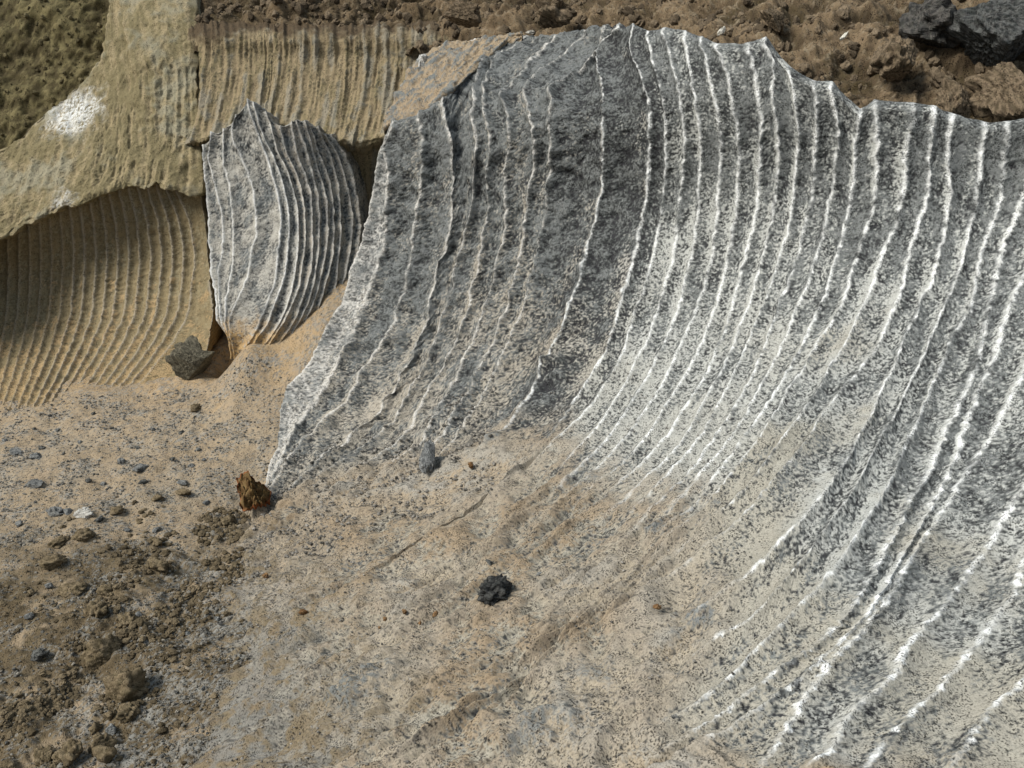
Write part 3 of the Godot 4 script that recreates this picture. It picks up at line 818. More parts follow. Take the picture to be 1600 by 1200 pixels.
func gravel() -> void:
	var white := Color(0.8, 0.8, 0.8)
	var bit := stone_mesh(31, 3, Vector3.ONE, 5, 0.05, white, Color.WHITE)
	bank_crumbs(bit, "crumbs and small stones in the brown bank along the top", bank_points[0], 5200, 51, Vector2(0.005, 0.05), Color(0.07, 0.052, 0.034), Color(0.24, 0.185, 0.125))
	bank_crumbs(bit, "crumbs of dark earth on the slope in the upper left corner", bank_points[1], 5000, 52, Vector2(0.006, 0.03), Color(0.07, 0.058, 0.03), Color(0.21, 0.175, 0.095))
	var dense := func(x: float, z: float) -> float:
		return 0.15 + sstep(-0.1, 0.4, broad.get_noise_2d(x * 2.2 + 3.0, z * 3.0)) * 0.8 + 0.5 * sstep(-2.8, -2.3, z) * sstep(-1.1, -0.85, x)
	scatter("gravel", "loose grey and brown gravel spread over the sandy ground", bit, 26000, 41, false, Vector2(-2.1, -3.6), Vector2(-0.55, -1.6), Vector2(0.003, 0.011), Color(0.10, 0.10, 0.095), Color(0.34, 0.31, 0.26), dense)
	scatter("clod_crumbs", "brown earth crumbs among the rubble at the lower left", bit, 5200, 43, false, Vector2(-1.4, -2.9), Vector2(-0.6, -1.6), Vector2(0.004, 0.024), Color(0.09, 0.07, 0.042), Color(0.22, 0.172, 0.108), func(x: float, z: float) -> float: return sstep(-0.1, 0.35, lump.get_noise_2d(x * 0.3, z * 0.3) + 0.1) * (0.08 + exp(-pow((x + 1.02 - (z + 2.1) * -0.18) / 0.16, 2.0))))
	scatter("stone_chips", "angular stone chips gathered on the rock floor below the rough marks", bit, 1500, 44, true, Vector2(-0.8, -3.15), Vector2(-0.05, -2.45), Vector2(0.004, 0.014), Color(0.09, 0.085, 0.075), Color(0.40, 0.37, 0.33), func(x: float, z: float) -> float: return sstep(-0.05, 0.3, broad.get_noise_2d(x * 3.0 + 2.0, z * 3.0) + 0.1))
	scatter("grit", "scattered fine dark grit on the dusty rock floor", bit, 5000, 42, true, Vector2(-0.85, -3.1), Vector2(0.5, -1.4), Vector2(0.002, 0.007), Color(0.08, 0.075, 0.07), Color(0.45, 0.42, 0.38), func(x: float, z: float) -> float: return 0.25 + 0.7 * sstep(0.1, -0.7, x) * sstep(-0.3, 0.3, broad.get_noise_2d(x * 3.0, z * 3.0)))

const FACE_LINES := [
[-357,1100,-4738,-392,1142,-4568,-407,1130,-4518,-428,1085,-4512,-447,1039,-4511,-459,990,-4508,-471,940,-4506,-482,891,-4500,-493,842,-4492,-504,793,-4482,-515,744,-4469,-529,697,-4455,-548,650,-4441,-564,604,-4424,-578,559,-4402,-595,515,-4379,-614,473,-4355,-639,434,-4331,-660,395,-4301,-678,357,-4267,-694,320,-4229,-718,289,-4195,-749,261,-4165,-773,232,-4128,-781,201,-4077,-781,172,-4022,-772,145,-3961,-762,119,-3901,-775,89,-3861,-783,60,-3820,-783,34,-3770,-796,10,-3726,-804,6,-3721,-812,2,-3714,-820,-2,-3707,-828,-5,-3699,-835,-9,-3692,-843,-12,-3684,-852,-15,-3680,-862,-17,-3675,-871,-20,-3671,-880,-22,-3666,-889,-25,-3661,-898,-31,-3655,-907,-41,-3650,-916,-61,-3645,-954,-93,-3639,-1033,-165,-3633],
[-377,1100,-4338,-412,1142,-4168,-427,1130,-4118,-448,1085,-4112,-467,1039,-4111,-479,990,-4108,-491,940,-4106,-502,891,-4100,-513,842,-4092,-524,793,-4082,-535,744,-4069,-549,697,-4055,-568,650,-4041,-584,604,-4024,-598,559,-4002,-615,515,-3979,-634,473,-3955,-659,434,-3931,-680,395,-3901,-698,357,-3867,-714,320,-3829,-738,289,-3795,-769,261,-3765,-793,232,-3728,-801,201,-3677,-801,172,-3622,-792,145,-3561,-782,119,-3501,-795,89,-3461,-803,60,-3420,-803,34,-3370,-816,10,-3326,-824,6,-3321,-832,2,-3314,-840,-2,-3307,-848,-5,-3299,-855,-9,-3292,-863,-12,-3284,-872,-15,-3280,-882,-17,-3275,-891,-20,-3271,-900,-22,-3266,-909,-25,-3261,-918,-31,-3255,-927,-41,-3250,-936,-61,-3245,-974,-93,-3239,-1053,-165,-3233],
[-390,1100,-4088,-425,1142,-3918,-440,1130,-3868,-460,1085,-3862,-480,1039,-3861,-492,990,-3858,-504,940,-3856,-515,891,-3850,-526,842,-3842,-537,793,-3832,-548,744,-3819,-562,697,-3805,-580,650,-3791,-597,604,-3774,-610,559,-3752,-627,515,-3729,-647,473,-3705,-672,434,-3681,-693,395,-3651,-711,357,-3617,-726,320,-3579,-751,289,-3545,-781,261,-3515,-806,232,-3478,-813,201,-3427,-814,172,-3372,-804,145,-3311,-795,119,-3251,-808,89,-3211,-815,60,-3170,-815,34,-3120,-829,10,-3076,-837,6,-3071,-845,2,-3064,-853,-2,-3057,-860,-5,-3049,-868,-9,-3042,-875,-12,-3034,-885,-15,-3030,-894,-17,-3025,-903,-20,-3021,-912,-22,-3016,-921,-25,-3011,-930,-31,-3005,-939,-41,-3000,-948,-61,-2995,-987,-93,-2989,-1065,-165,-2983],
[-395,1120,-3988,-430,1162,-3818,-445,1150,-3768,-465,1105,-3762,-485,1059,-3761,-497,1010,-3758,-509,960,-3756,-520,911,-3750,-531,862,-3742,-542,813,-3732,-553,764,-3719,-567,717,-3705,-585,670,-3691,-602,624,-3674,-615,579,-3652,-632,535,-3629,-652,493,-3605,-677,454,-3581,-698,415,-3551,-716,377,-3517,-731,340,-3479,-756,309,-3445,-786,281,-3415,-811,252,-3378,-818,221,-3327,-819,192,-3272,-809,165,-3211,-800,139,-3151,-813,109,-3111,-820,80,-3070,-820,54,-3020,-834,30,-2976,-842,26,-2971,-850,22,-2964,-858,18,-2957,-865,15,-2949,-873,11,-2942,-880,8,-2934,-890,5,-2930,-899,3,-2925,-908,0,-2921,-917,-2,-2916,-926,-5,-2911,-935,-11,-2905,-944,-21,-2900,-953,-41,-2895,-992,-73,-2889,-1070,-145,-2883],
[-390,1110,-3978,-425,1152,-3808,-440,1140,-3758,-458,1094,-3753,-477,1046,-3753,-464,1000,-3737,-458,951,-3726,-465,901,-3720,-470,852,-3709,-470,802,-3694,-473,754,-3678,-481,706,-3662,-497,659,-3647,-508,612,-3627,-531,569,-3611,-544,526,-3587,-558,483,-3561,-575,441,-3532,-585,400,-3497,-619,370,-3477,-631,333,-3437,-649,299,-3397,-668,267,-3355,-691,239,-3314,-715,214,-3272,-738,189,-3229,-754,164,-3180,-768,139,-3132,-780,111,-3088,-793,82,-3048,-805,55,-3007,-814,33,-2957,-823,27,-2950,-832,23,-2941,-840,18,-2932,-848,14,-2921,-856,10,-2911,-865,7,-2903,-876,4,-2898,-887,1,-2893,-898,-2,-2888,-908,-5,-2883,-919,-8,-2877,-930,-14,-2872,-940,-24,-2866,-950,-45,-2860,-991,-77,-2853,-1071,-149,-2847],
[-291,1141,-3932,-326,1183,-3762,-341,1171,-3712,-330,1123,-3683,-324,1074,-3668,-324,1023,-3662,-327,971,-3659,-333,919,-3656,-344,867,-3652,-356,816,-3645,-365,765,-3632,-372,714,-3615,-379,664,-3595,-388,616,-3573,-398,568,-3550,-422,524,-3532,-428,478,-3500,-449,436,-3474,-477,397,-3449,-507,360,-3424,-535,325,-3393,-553,289,-3352,-575,258,-3311,-607,232,-3276,-640,209,-3239,-669,186,-3197,-700,165,-3158,-732,144,-3123,-757,119,-3085,-772,90,-3043,-784,62,-2997,-794,39,-2946,-804,32,-2937,-813,26,-2926,-822,21,-2915,-830,16,-2902,-839,12,-2889,-848,8,-2878,-861,4,-2873,-873,1,-2867,-885,-3,-2860,-897,-6,-2854,-909,-9,-2847,-921,-16,-2840,-932,-26,-2832,-944,-47,-2825,-985,-79,-2817,-1066,-151,-2809],
[-200,1203,-3932,-235,1245,-3762,-250,1233,-3712,-238,1183,-3663,-223,1133,-3632,-211,1082,-3615,-212,1027,-3611,-210,972,-3608,-212,917,-3602,-218,862,-3592,-221,808,-3576,-229,754,-3559,-248,702,-3545,-273,653,-3533,-281,601,-3507,-295,551,-3482,-302,502,-3450,-318,455,-3419,-341,411,-3390,-359,368,-3353,-392,330,-3325,-407,291,-3279,-442,260,-3252,-459,226,-3200,-498,202,-3170,-545,186,-3151,-570,163,-3094,-615,149,-3070,-646,128,-3026,-679,106,-2988,-713,82,-2958,-748,57,-2932,-762,48,-2924,-775,40,-2916,-789,32,-2906,-801,25,-2895,-813,19,-2882,-825,13,-2868,-839,8,-2857,-853,3,-2848,-867,-1,-2838,-881,-5,-2828,-895,-8,-2817,-908,-16,-2806,-922,-27,-2795,-935,-48,-2783,-977,-81,-2771,-1060,-153,-2758],
[26,1399,-4248,-9,1441,-4078,-24,1429,-4028,-78,1395,-3964,-123,1353,-3881,-136,1300,-3773,-143,1245,-3685,-152,1190,-3630,-135,1137,-3592,-126,1079,-3575,-134,1018,-3577,-137,957,-3576,-142,897,-3565,-155,837,-3552,-174,780,-3539,-187,722,-3519,-209,669,-3504,-219,614,-3477,-234,559,-3450,-253,505,-3420,-268,453,-3383,-286,404,-3344,-309,358,-3304,-341,316,-3268,-363,276,-3218,-393,240,-3175,-429,207,-3133,-465,180,-3086,-512,162,-3052,-557,146,-3015,-600,128,-2977,-644,107,-2947,-664,96,-2934,-684,84,-2922,-705,72,-2912,-725,60,-2902,-746,48,-2892,-766,36,-2881,-785,26,-2867,-805,18,-2852,-825,10,-2838,-844,3,-2823,-863,-2,-2806,-881,-12,-2788,-899,-24,-2770,-917,-46,-2750,-963,-80,-2730,-1050,-153,-2710],
[86,1402,-4218,51,1444,-4048,36,1432,-3998,-16,1399,-3950,-71,1371,-3904,-90,1321,-3796,-106,1271,-3705,-103,1221,-3632,-91,1169,-3581,-81,1115,-3555,-79,1058,-3548,-86,1000,-3553,-90,942,-3548,-90,885,-3532,-97,829,-3513,-108,774,-3494,-117,719,-3471,-128,666,-3447,-148,614,-3428,-155,562,-3395,-173,512,-3368,-193,463,-3337,-217,418,-3305,-241,374,-3268,-276,336,-3240,-300,298,-3198,-320,262,-3145,-342,230,-3090,-369,201,-3041,-409,177,-3009,-453,160,-2975,-495,146,-2937,-524,136,-2916,-553,125,-2897,-582,114,-2880,-612,101,-2867,-642,87,-2856,-672,72,-2847,-703,57,-2839,-733,42,-2830,-763,28,-2819,-791,17,-2803,-819,7,-2785,-845,-5,-2764,-870,-19,-2741,-894,-43,-2717,-948,-78,-2691,-1040,-152,-2665],
[210,1406,-4119,175,1448,-3949,160,1436,-3899,112,1402,-3849,67,1365,-3783,27,1327,-3715,-16,1291,-3675,-39,1253,-3627,-25,1205,-3557,-17,1154,-3519,-13,1101,-3505,-21,1047,-3509,-29,992,-3514,-27,937,-3504,-22,883,-3485,-27,830,-3466,-35,777,-3444,-52,726,-3425,-61,674,-3399,-79,624,-3379,-98,574,-3358,-115,525,-3333,-134,478,-3304,-154,433,-3270,-175,392,-3231,-196,353,-3187,-222,317,-3146,-251,284,-3106,-270,254,-3049,-293,227,-2996,-327,202,-2958,-370,180,-2935,-407,165,-2915,-443,153,-2889,-478,142,-2862,-513,130,-2838,-549,116,-2816,-585,101,-2798,-621,85,-2784,-658,67,-2772,-696,50,-2764,-733,33,-2754,-770,19,-2739,-804,4,-2720,-838,-13,-2697,-870,-39,-2672,-930,-75,-2645,-1030,-150,-2616],
[307,1425,-4027,272,1467,-3857,257,1455,-3807,214,1417,-3792,170,1380,-3729,122,1350,-3675,76,1319,-3631,37,1281,-3594,49,1235,-3509,60,1187,-3462,68,1136,-3443,73,1083,-3439,69,1028,-3443,63,973,-3443,53,919,-3439,45,866,-3427,38,813,-3407,28,762,-3383,14,712,-3361,0,663,-3336,-13,613,-3311,-29,564,-3289,-51,517,-3269,-71,471,-3240,-98,430,-3212,-123,391,-3177,-138,355,-3122,-168,322,-3084,-194,291,-3037,-216,264,-2981,-242,239,-2928,-272,216,-2881,-318,195,-2876,-363,176,-2866,-408,160,-2849,-450,147,-2825,-491,133,-2800,-533,118,-2779,-575,101,-2763,-618,82,-2751,-661,62,-2740,-703,43,-2727,-744,27,-2710,-783,9,-2688,-820,-9,-2661,-856,-36,-2631,-919,-72,-2598,-1022,-148,-2565],
[370,1437,-3879,335,1479,-3709,320,1467,-3659,296,1419,-3627,264,1376,-3589,220,1344,-3564,174,1316,-3527,126,1291,-3499,128,1244,-3434,118,1195,-3413,125,1145,-3399,126,1092,-3399,124,1038,-3403,119,984,-3404,115,930,-3396,110,878,-3382,96,827,-3368,84,777,-3346,71,728,-3320,57,680,-3293,43,632,-3268,28,584,-3248,10,535,-3228,-11,490,-3206,-36,448,-3178,-59,409,-3140,-82,374,-3094,-104,342,-3043,-133,312,-2998,-161,285,-2951,-192,260,-2908,-219,238,-2857,-266,214,-2844,-313,192,-2827,-358,174,-2803,-404,158,-2777,-449,144,-2751,-493,128,-2727,-539,111,-2708,-583,91,-2690,-627,71,-2673,-670,52,-2655,-712,35,-2632,-752,17,-2605,-792,-2,-2577,-830,-29,-2545,-896,-65,-2511,-1001,-141,-2476],
[403,1440,-3768,368,1482,-3598,353,1470,-3548,319,1443,-3610,290,1406,-3610,282,1363,-3522,289,1323,-3425,290,1282,-3360,289,1240,-3320,289,1196,-3299,289,1151,-3293,290,1105,-3295,290,1058,-3298,291,1011,-3298,287,964,-3295,279,919,-3288,268,874,-3277,254,831,-3260,241,789,-3237,229,748,-3209,215,709,-3177,197,671,-3146,181,633,-3116,165,592,-3099,148,549,-3091,131,507,-3078,113,469,-3053,92,436,-3019,69,407,-2981,45,381,-2937,17,358,-2896,-10,336,-2852,-60,304,-2798,-111,275,-2751,-164,247,-2706,-216,222,-2661,-273,200,-2632,-329,181,-2596,-384,164,-2559,-435,145,-2518,-486,124,-2485,-537,101,-2454,-587,81,-2422,-644,55,-2408,-699,30,-2388,-752,-2,-2362,-833,-43,-2332,-952,-123,-2302],
[437,1443,-3653,402,1485,-3483,387,1473,-3433,376,1431,-3404,379,1394,-3348,394,1359,-3279,402,1321,-3234,413,1283,-3200,423,1244,-3181,425,1201,-3181,427,1158,-3186,429,1114,-3195,433,1069,-3203,435,1024,-3210,431,979,-3214,425,935,-3210,417,892,-3200,408,850,-3184,399,809,-3164,387,769,-3142,372,731,-3118,357,694,-3090,343,658,-3058,329,623,-3023,313,589,-2990,296,556,-2958,278,523,-2927,252,493,-2907,229,463,-2878,205,435,-2848,179,410,-2816,153,388,-2777,99,353,-2695,46,325,-2608,-11,300,-2535,-67,277,-2466,-125,254,-2413,-182,234,-2357,-241,217,-2312,-298,200,-2267,-360,177,-2245,-422,151,-2229,-486,125,-2218,-552,96,-2209,-616,65,-2196,-682,28,-2186,-776,-19,-2173,-910,-105,-2159],
[472,1425,-3542,437,1467,-3372,422,1455,-3322,426,1414,-3269,432,1373,-3223,441,1334,-3185,451,1294,-3159,459,1253,-3146,466,1210,-3144,471,1166,-3148,475,1121,-3157,479,1075,-3166,480,1028,-3174,478,982,-3178,473,937,-3175,466,893,-3166,458,849,-3150,449,807,-3130,438,766,-3106,424,727,-3080,407,689,-3053,389,653,-3023,371,618,-2988,355,585,-2950,338,552,-2912,318,521,-2876,294,491,-2845,269,463,-2812,243,437,-2777,214,413,-2747,182,391,-2721,149,372,-2690,90,342,-2624,32,316,-2555,-28,292,-2496,-85,269,-2441,-144,247,-2393,-201,229,-2342,-259,212,-2297,-315,195,-2255,-374,171,-2230,-434,147,-2210,-493,123,-2190,-553,96,-2172,-612,69,-2150,-670,34,-2128,-758,-11,-2104,-885,-96,-2082],
[513,1435,-3482,478,1477,-3312,463,1465,-3262,471,1424,-3206,479,1383,-3163,488,1343,-3132,495,1301,-3114,503,1258,-3105,512,1214,-3104,521,1169,-3106,526,1123,-3115,529,1076,-3124,528,1029,-3133,526,982,-3137,523,935,-3133,519,889,-3122,513,845,-3105,505,802,-3083,490,761,-3062,475,721,-3035,461,683,-3002,444,646,-2968,424,611,-2931,405,579,-2891,376,549,-2864,355,519,-2822,333,490,-2779,306,464,-2743,279,440,-2704,252,417,-2660,223,397,-2618,192,379,-2581,136,351,-2501,81,328,-2418,23,308,-2349,-33,288,-2286,-91,267,-2237,-147,249,-2187,-205,232,-2148,-262,214,-2112,-322,193,-2090,-382,170,-2072,-443,147,-2058,-506,119,-2049,-568,89,-2038,-632,51,-2029,-725,3,-2019,-859,-86,-2010],
[568,1427,-3396,533,1469,-3226,518,1457,-3176,519,1414,-3137,523,1371,-3108,530,1329,-3086,539,1286,-3074,549,1242,-3068,559,1198,-3068,567,1152,-3075,572,1104,-3083,573,1057,-3092,573,1009,-3097,574,961,-3094,571,914,-3085,566,869,-3071,559,825,-3051,545,782,-3032,531,741,-3005,518,701,-2972,500,664,-2938,479,628,-2904,455,595,-2867,431,564,-2828,408,534,-2784,381,506,-2745,352,480,-2706,325,456,-2662,298,434,-2615,269,414,-2572,238,396,-2532,206,379,-2494,148,352,-2422,91,330,-2347,33,311,-2284,-23,291,-2226,-81,271,-2180,-137,254,-2133,-195,236,-2095,-251,219,-2060,-309,198,-2037,-368,176,-2017,-427,155,-2000,-488,128,-1988,-548,99,-1974,-609,61,-1963,-700,13,-1952,-831,-77,-1941],
[605,1410,-3339,570,1452,-3169,555,1440,-3119,564,1399,-3082,571,1357,-3057,581,1315,-3040,592,1273,-3030,604,1230,-3027,614,1186,-3029,621,1140,-3036,624,1093,-3044,626,1045,-3050,625,998,-3053,625,952,-3047,623,906,-3036,615,861,-3022,608,818,-3000,594,776,-2979,582,736,-2949,560,698,-2924,541,662,-2890,518,628,-2857,494,596,-2818,472,565,-2773,447,537,-2729,420,511,-2686,391,487,-2644,362,466,-2605,334,446,-2558,303,426,-2518,272,408,-2480,240,391,-2445,180,363,-2375,122,340,-2302,63,320,-2239,5,300,-2179,-53,281,-2132,-110,263,-2084,-168,245,-2045,-225,228,-2009,-283,208,-1982,-341,187,-1959,-400,166,-1940,-460,140,-1925,-520,111,-1910,-581,73,-1898,-671,23,-1886,-802,-67,-1875],
[645,1393,-3287,610,1435,-3117,595,1423,-3067,609,1384,-3034,621,1344,-3012,628,1302,-3001,639,1259,-2995,651,1215,-2995,661,1171,-2998,671,1125,-3002,676,1079,-3007,675,1032,-3013,674,986,-3011,673,940,-3003,663,895,-2995,655,852,-2978,644,809,-2956,631,769,-2930,618,729,-2898,600,692,-2867,579,657,-2833,557,624,-2793,533,594,-2753,507,565,-2712,479,539,-2671,449,514,-2632,420,492,-2588,393,472,-2534,364,453,-2488,333,436,-2447,301,418,-2411,268,401,-2382,206,372,-2320,146,348,-2254,86,327,-2195,27,307,-2138,-33,288,-2091,-90,270,-2043,-148,252,-2004,-205,235,-1967,-263,216,-1938,-321,195,-1913,-378,175,-1890,-437,150,-1872,-495,121,-1855,-554,83,-1839,-643,34,-1825,-772,-56,-1811],
[719,1395,-3225,684,1437,-3055,669,1425,-3005,680,1385,-2976,688,1343,-2959,696,1300,-2949,705,1257,-2946,715,1212,-2949,718,1167,-2959,721,1120,-2969,726,1073,-2973,728,1026,-2973,725,980,-2970,718,934,-2961,708,890,-2948,695,847,-2932,681,805,-2911,667,765,-2883,651,726,-2851,634,689,-2814,615,655,-2772,590,623,-2735,565,594,-2692,540,567,-2644,512,542,-2599,481,518,-2559,450,497,-2515,423,479,-2459,391,462,-2416,358,445,-2380,327,429,-2340,293,412,-2314,232,382,-2254,172,357,-2191,111,335,-2135,52,315,-2078,-7,296,-2031,-64,278,-1984,-122,261,-1945,-179,244,-1908,-236,225,-1878,-293,206,-1852,-350,186,-1829,-408,161,-1811,-466,133,-1792,-524,95,-1777,-613,45,-1763,-741,-46,-1750],
[763,1412,-3202,728,1454,-3032,713,1442,-2982,728,1405,-2949,732,1362,-2930,730,1321,-2924,738,1277,-2919,749,1233,-2919,759,1188,-2925,768,1141,-2933,773,1094,-2940,772,1047,-2943,769,1001,-2940,763,955,-2930,754,911,-2916,741,868,-2898,727,826,-2877,712,785,-2850,695,746,-2820,674,709,-2788,652,674,-2755,631,642,-2710,605,612,-2667,579,584,-2620,549,559,-2577,520,535,-2532,493,514,-2477,464,496,-2422,433,480,-2372,400,464,-2330,367,448,-2293,334,432,-2260,273,400,-2201,212,372,-2141,151,348,-2086,91,327,-2029,30,308,-1980,-28,290,-1932,-87,272,-1893,-144,255,-1854,-202,237,-1823,-260,218,-1796,-317,198,-1771,-375,174,-1752,-433,145,-1733,-492,107,-1718,-581,56,-1704,-710,-35,-1690],
[817,1335,-3125,782,1377,-2955,767,1365,-2905,777,1326,-2890,786,1287,-2883,795,1246,-2883,805,1204,-2889,811,1161,-2899,815,1117,-2909,816,1074,-2915,815,1031,-2913,811,988,-2904,806,947,-2889,795,907,-2873,778,869,-2860,765,831,-2836,748,794,-2813,730,759,-2787,711,725,-2758,689,692,-2727,667,661,-2692,644,633,-2652,619,607,-2609,594,584,-2560,567,561,-2515,540,541,-2470,514,521,-2421,487,505,-2371,457,490,-2327,427,476,-2286,396,462,-2249,367,448,-2214,306,416,-2152,246,386,-2091,184,359,-2036,124,338,-1978,64,319,-1928,5,301,-1878,-54,283,-1837,-111,266,-1798,-169,248,-1766,-227,229,-1738,-284,210,-1713,-342,186,-1694,-400,157,-1675,-459,118,-1660,-548,68,-1647,-677,-24,-1634],
[877,1299,-3077,842,1341,-2907,827,1329,-2857,835,1290,-2849,841,1250,-2852,848,1209,-2860,853,1167,-2870,857,1124,-2880,860,1082,-2886,860,1040,-2882,855,999,-2873,845,960,-2861,831,922,-2848,820,884,-2825,806,847,-2802,789,812,-2778,769,778,-2756,750,745,-2728,731,713,-2694,711,683,-2657,690,655,-2616,666,630,-2574,642,608,-2521,613,587,-2480,586,567,-2438,558,548,-2395,531,529,-2355,503,513,-2314,474,499,-2270,446,486,-2223,417,473,-2187,388,460,-2154,328,427,-2091,270,396,-2030,210,369,-1977,151,347,-1919,91,327,-1868,34,310,-1818,-25,292,-1778,-82,275,-1739,-139,257,-1708,-196,239,-1680,-253,220,-1655,-311,196,-1636,-368,168,-1618,-427,129,-1604,-516,79,-1591,-645,-13,-1579],
[921,1297,-3054,886,1339,-2884,871,1327,-2834,880,1288,-2827,890,1249,-2826,900,1209,-2830,904,1168,-2837,907,1126,-2844,907,1084,-2848,904,1043,-2845,896,1003,-2838,888,964,-2823,877,927,-2803,863,890,-2783,846,855,-2760,832,820,-2730,812,787,-2703,790,755,-2678,769,725,-2645,748,696,-2609,723,669,-2572,697,644,-2536,670,622,-2491,643,602,-2442,614,584,-2400,588,567,-2346,560,549,-2312,533,532,-2268,504,516,-2234,475,502,-2199,447,489,-2160,420,476,-2121,359,443,-2054,301,410,-1995,241,381,-1943,182,357,-1885,121,337,-1834,63,319,-1783,4,301,-1741,-53,284,-1700,-110,267,-1667,-167,249,-1637,-223,230,-1611,-281,210,-1590,-337,190,-1570,-395,170,-1555,-453,149,-1541,-511,128,-1527],
[995,1227,-3020,960,1269,-2850,945,1257,-2800,944,1220,-2804,942,1182,-2812,947,1143,-2814,950,1104,-2814,949,1066,-2811,945,1028,-2804,938,991,-2793,928,955,-2776,916,920,-2756,901,887,-2735,884,855,-2712,870,823,-2680,852,793,-2651,831,764,-2624,810,737,-2593,786,710,-2562,764,686,-2524,738,663,-2489,711,643,-2450,684,624,-2407,655,607,-2365,627,591,-2326,599,575,-2286,572,560,-2249,546,544,-2216,520,528,-2183,494,514,-2149,468,501,-2116,442,488,-2083,382,455,-2016,324,421,-1957,264,390,-1907,205,366,-1851,145,345,-1799,87,327,-1747,29,309,-1704,-28,292,-1663,-84,275,-1628,-140,257,-1597,-196,238,-1569,-252,219,-1547,-308,200,-1525,-365,180,-1508,-421,160,-1492,-478,139,-1477],
[1027,1253,-3006,992,1295,-2836,977,1283,-2786,985,1245,-2783,992,1206,-2782,998,1166,-2781,1001,1126,-2780,1002,1086,-2776,1000,1047,-2767,993,1008,-2756,980,972,-2742,964,936,-2725,949,902,-2700,931,868,-2674,913,836,-2643,897,805,-2608,874,776,-2580,849,749,-2550,821,724,-2529,794,698,-2496,767,675,-2456,739,654,-2415,707,635,-2383,678,618,-2337,648,603,-2287,619,589,-2238,590,574,-2194,562,558,-2160,535,541,-2132,508,525,-2103,482,510,-2072,456,496,-2041,395,462,-1979,337,428,-1925,278,396,-1878,220,371,-1823,160,350,-1772,103,332,-1721,45,314,-1677,-10,298,-1635,-66,280,-1599,-120,263,-1566,-174,245,-1536,-229,227,-1511,-282,208,-1486,-336,189,-1466,-390,170,-1447,-444,150,-1429],
[1120,1248,-2970,1085,1290,-2800,1070,1278,-2750,1070,1237,-2748,1069,1195,-2748,1065,1153,-2749,1067,1111,-2744,1066,1069,-2735,1058,1028,-2722,1047,989,-2705,1030,952,-2687,1006,918,-2669,986,882,-2639,966,848,-2605,945,816,-2568,917,786,-2540,892,756,-2501,865,729,-2461,835,704,-2424,802,681,-2389,773,660,-2336,740,642,-2286,705,626,-2242,671,612,-2196,637,599,-2148,604,586,-2101,575,570,-2066,548,552,-2035,520,534,-2008,492,517,-1982,463,500,-1964,435,483,-1947,377,449,-1905,320,417,-1865,263,388,-1825,206,366,-1777,149,347,-1731,94,330,-1686,39,313,-1644,-13,297,-1605,-65,281,-1569,-116,264,-1536,-166,247,-1505,-216,230,-1478,-265,213,-1452,-314,196,-1428,-362,179,-1405,-410,161,-1383],
[1171,1241,-2954,1136,1283,-2784,1121,1271,-2734,1121,1227,-2731,1120,1182,-2729,1120,1137,-2725,1123,1092,-2716,1119,1048,-2702,1106,1006,-2685,1087,966,-2664,1066,927,-2638,1049,889,-2601,1030,853,-2560,1005,820,-2520,976,788,-2481,948,758,-2438,918,730,-2394,882,706,-2355,845,684,-2318,807,664,-2280,768,646,-2236,730,630,-2188,694,616,-2131,658,603,-2077,623,590,-2032,590,574,-1998,559,556,-1968,530,538,-1939,501,520,-1914,471,502,-1892,441,485,-1875,410,467,-1863,356,435,-1832,301,406,-1798,247,382,-1761,192,362,-1720,139,344,-1679,87,328,-1638,36,312,-1600,-13,297,-1563,-61,282,-1529,-109,266,-1497,-155,251,-1467,-200,235,-1439,-245,219,-1412,-289,204,-1387,-333,188,-1362,-375,173,-1339],
[1214,1223,-2939,1179,1265,-2769,1164,1253,-2719,1161,1206,-2718,1162,1158,-2714,1171,1111,-2705,1176,1065,-2689,1166,1020,-2669,1154,976,-2641,1134,935,-2609,1113,895,-2570,1089,858,-2527,1054,826,-2496,1028,792,-2448,992,763,-2409,963,733,-2358,931,706,-2305,894,682,-2255,860,660,-2197,825,641,-2137,786,625,-2082,751,610,-2020,714,598,-1966,678,585,-1916,642,572,-1873,608,559,-1836,575,544,-1803,544,528,-1775,513,512,-1748,484,496,-1724,453,480,-1706,423,464,-1691,373,438,-1660,323,414,-1628,273,393,-1597,223,375,-1565,173,358,-1535,124,341,-1506,76,326,-1480,28,310,-1455,-19,295,-1432,-66,279,-1411,-113,263,-1392,-160,247,-1375,-206,231,-1358,-252,215,-1343,-299,199,-1329,-345,183,-1316],
[1291,1204,-2912,1256,1246,-2742,1241,1234,-2692,1242,1182,-2691,1244,1129,-2687,1242,1077,-2674,1229,1027,-2652,1210,980,-2621,1188,935,-2582,1162,893,-2538,1130,853,-2494,1095,817,-2449,1060,781,-2400,1025,748,-2349,988,718,-2295,948,691,-2243,911,666,-2185,873,645,-2125,830,627,-2070,790,610,-2007,751,595,-1944,712,581,-1885,673,569,-1834,635,556,-1787,601,541,-1745,567,526,-1709,534,511,-1675,503,495,-1645,472,479,-1615,441,464,-1589,408,449,-1573,375,434,-1559,330,415,-1539,285,398,-1517,240,382,-1497,196,366,-1476,152,351,-1457,108,337,-1439,65,322,-1422,22,308,-1405,-21,294,-1390,-63,280,-1376,-105,265,-1362,-148,251,-1350,-190,237,-1337,-232,222,-1326,-274,207,-1316,-315,193,-1306],
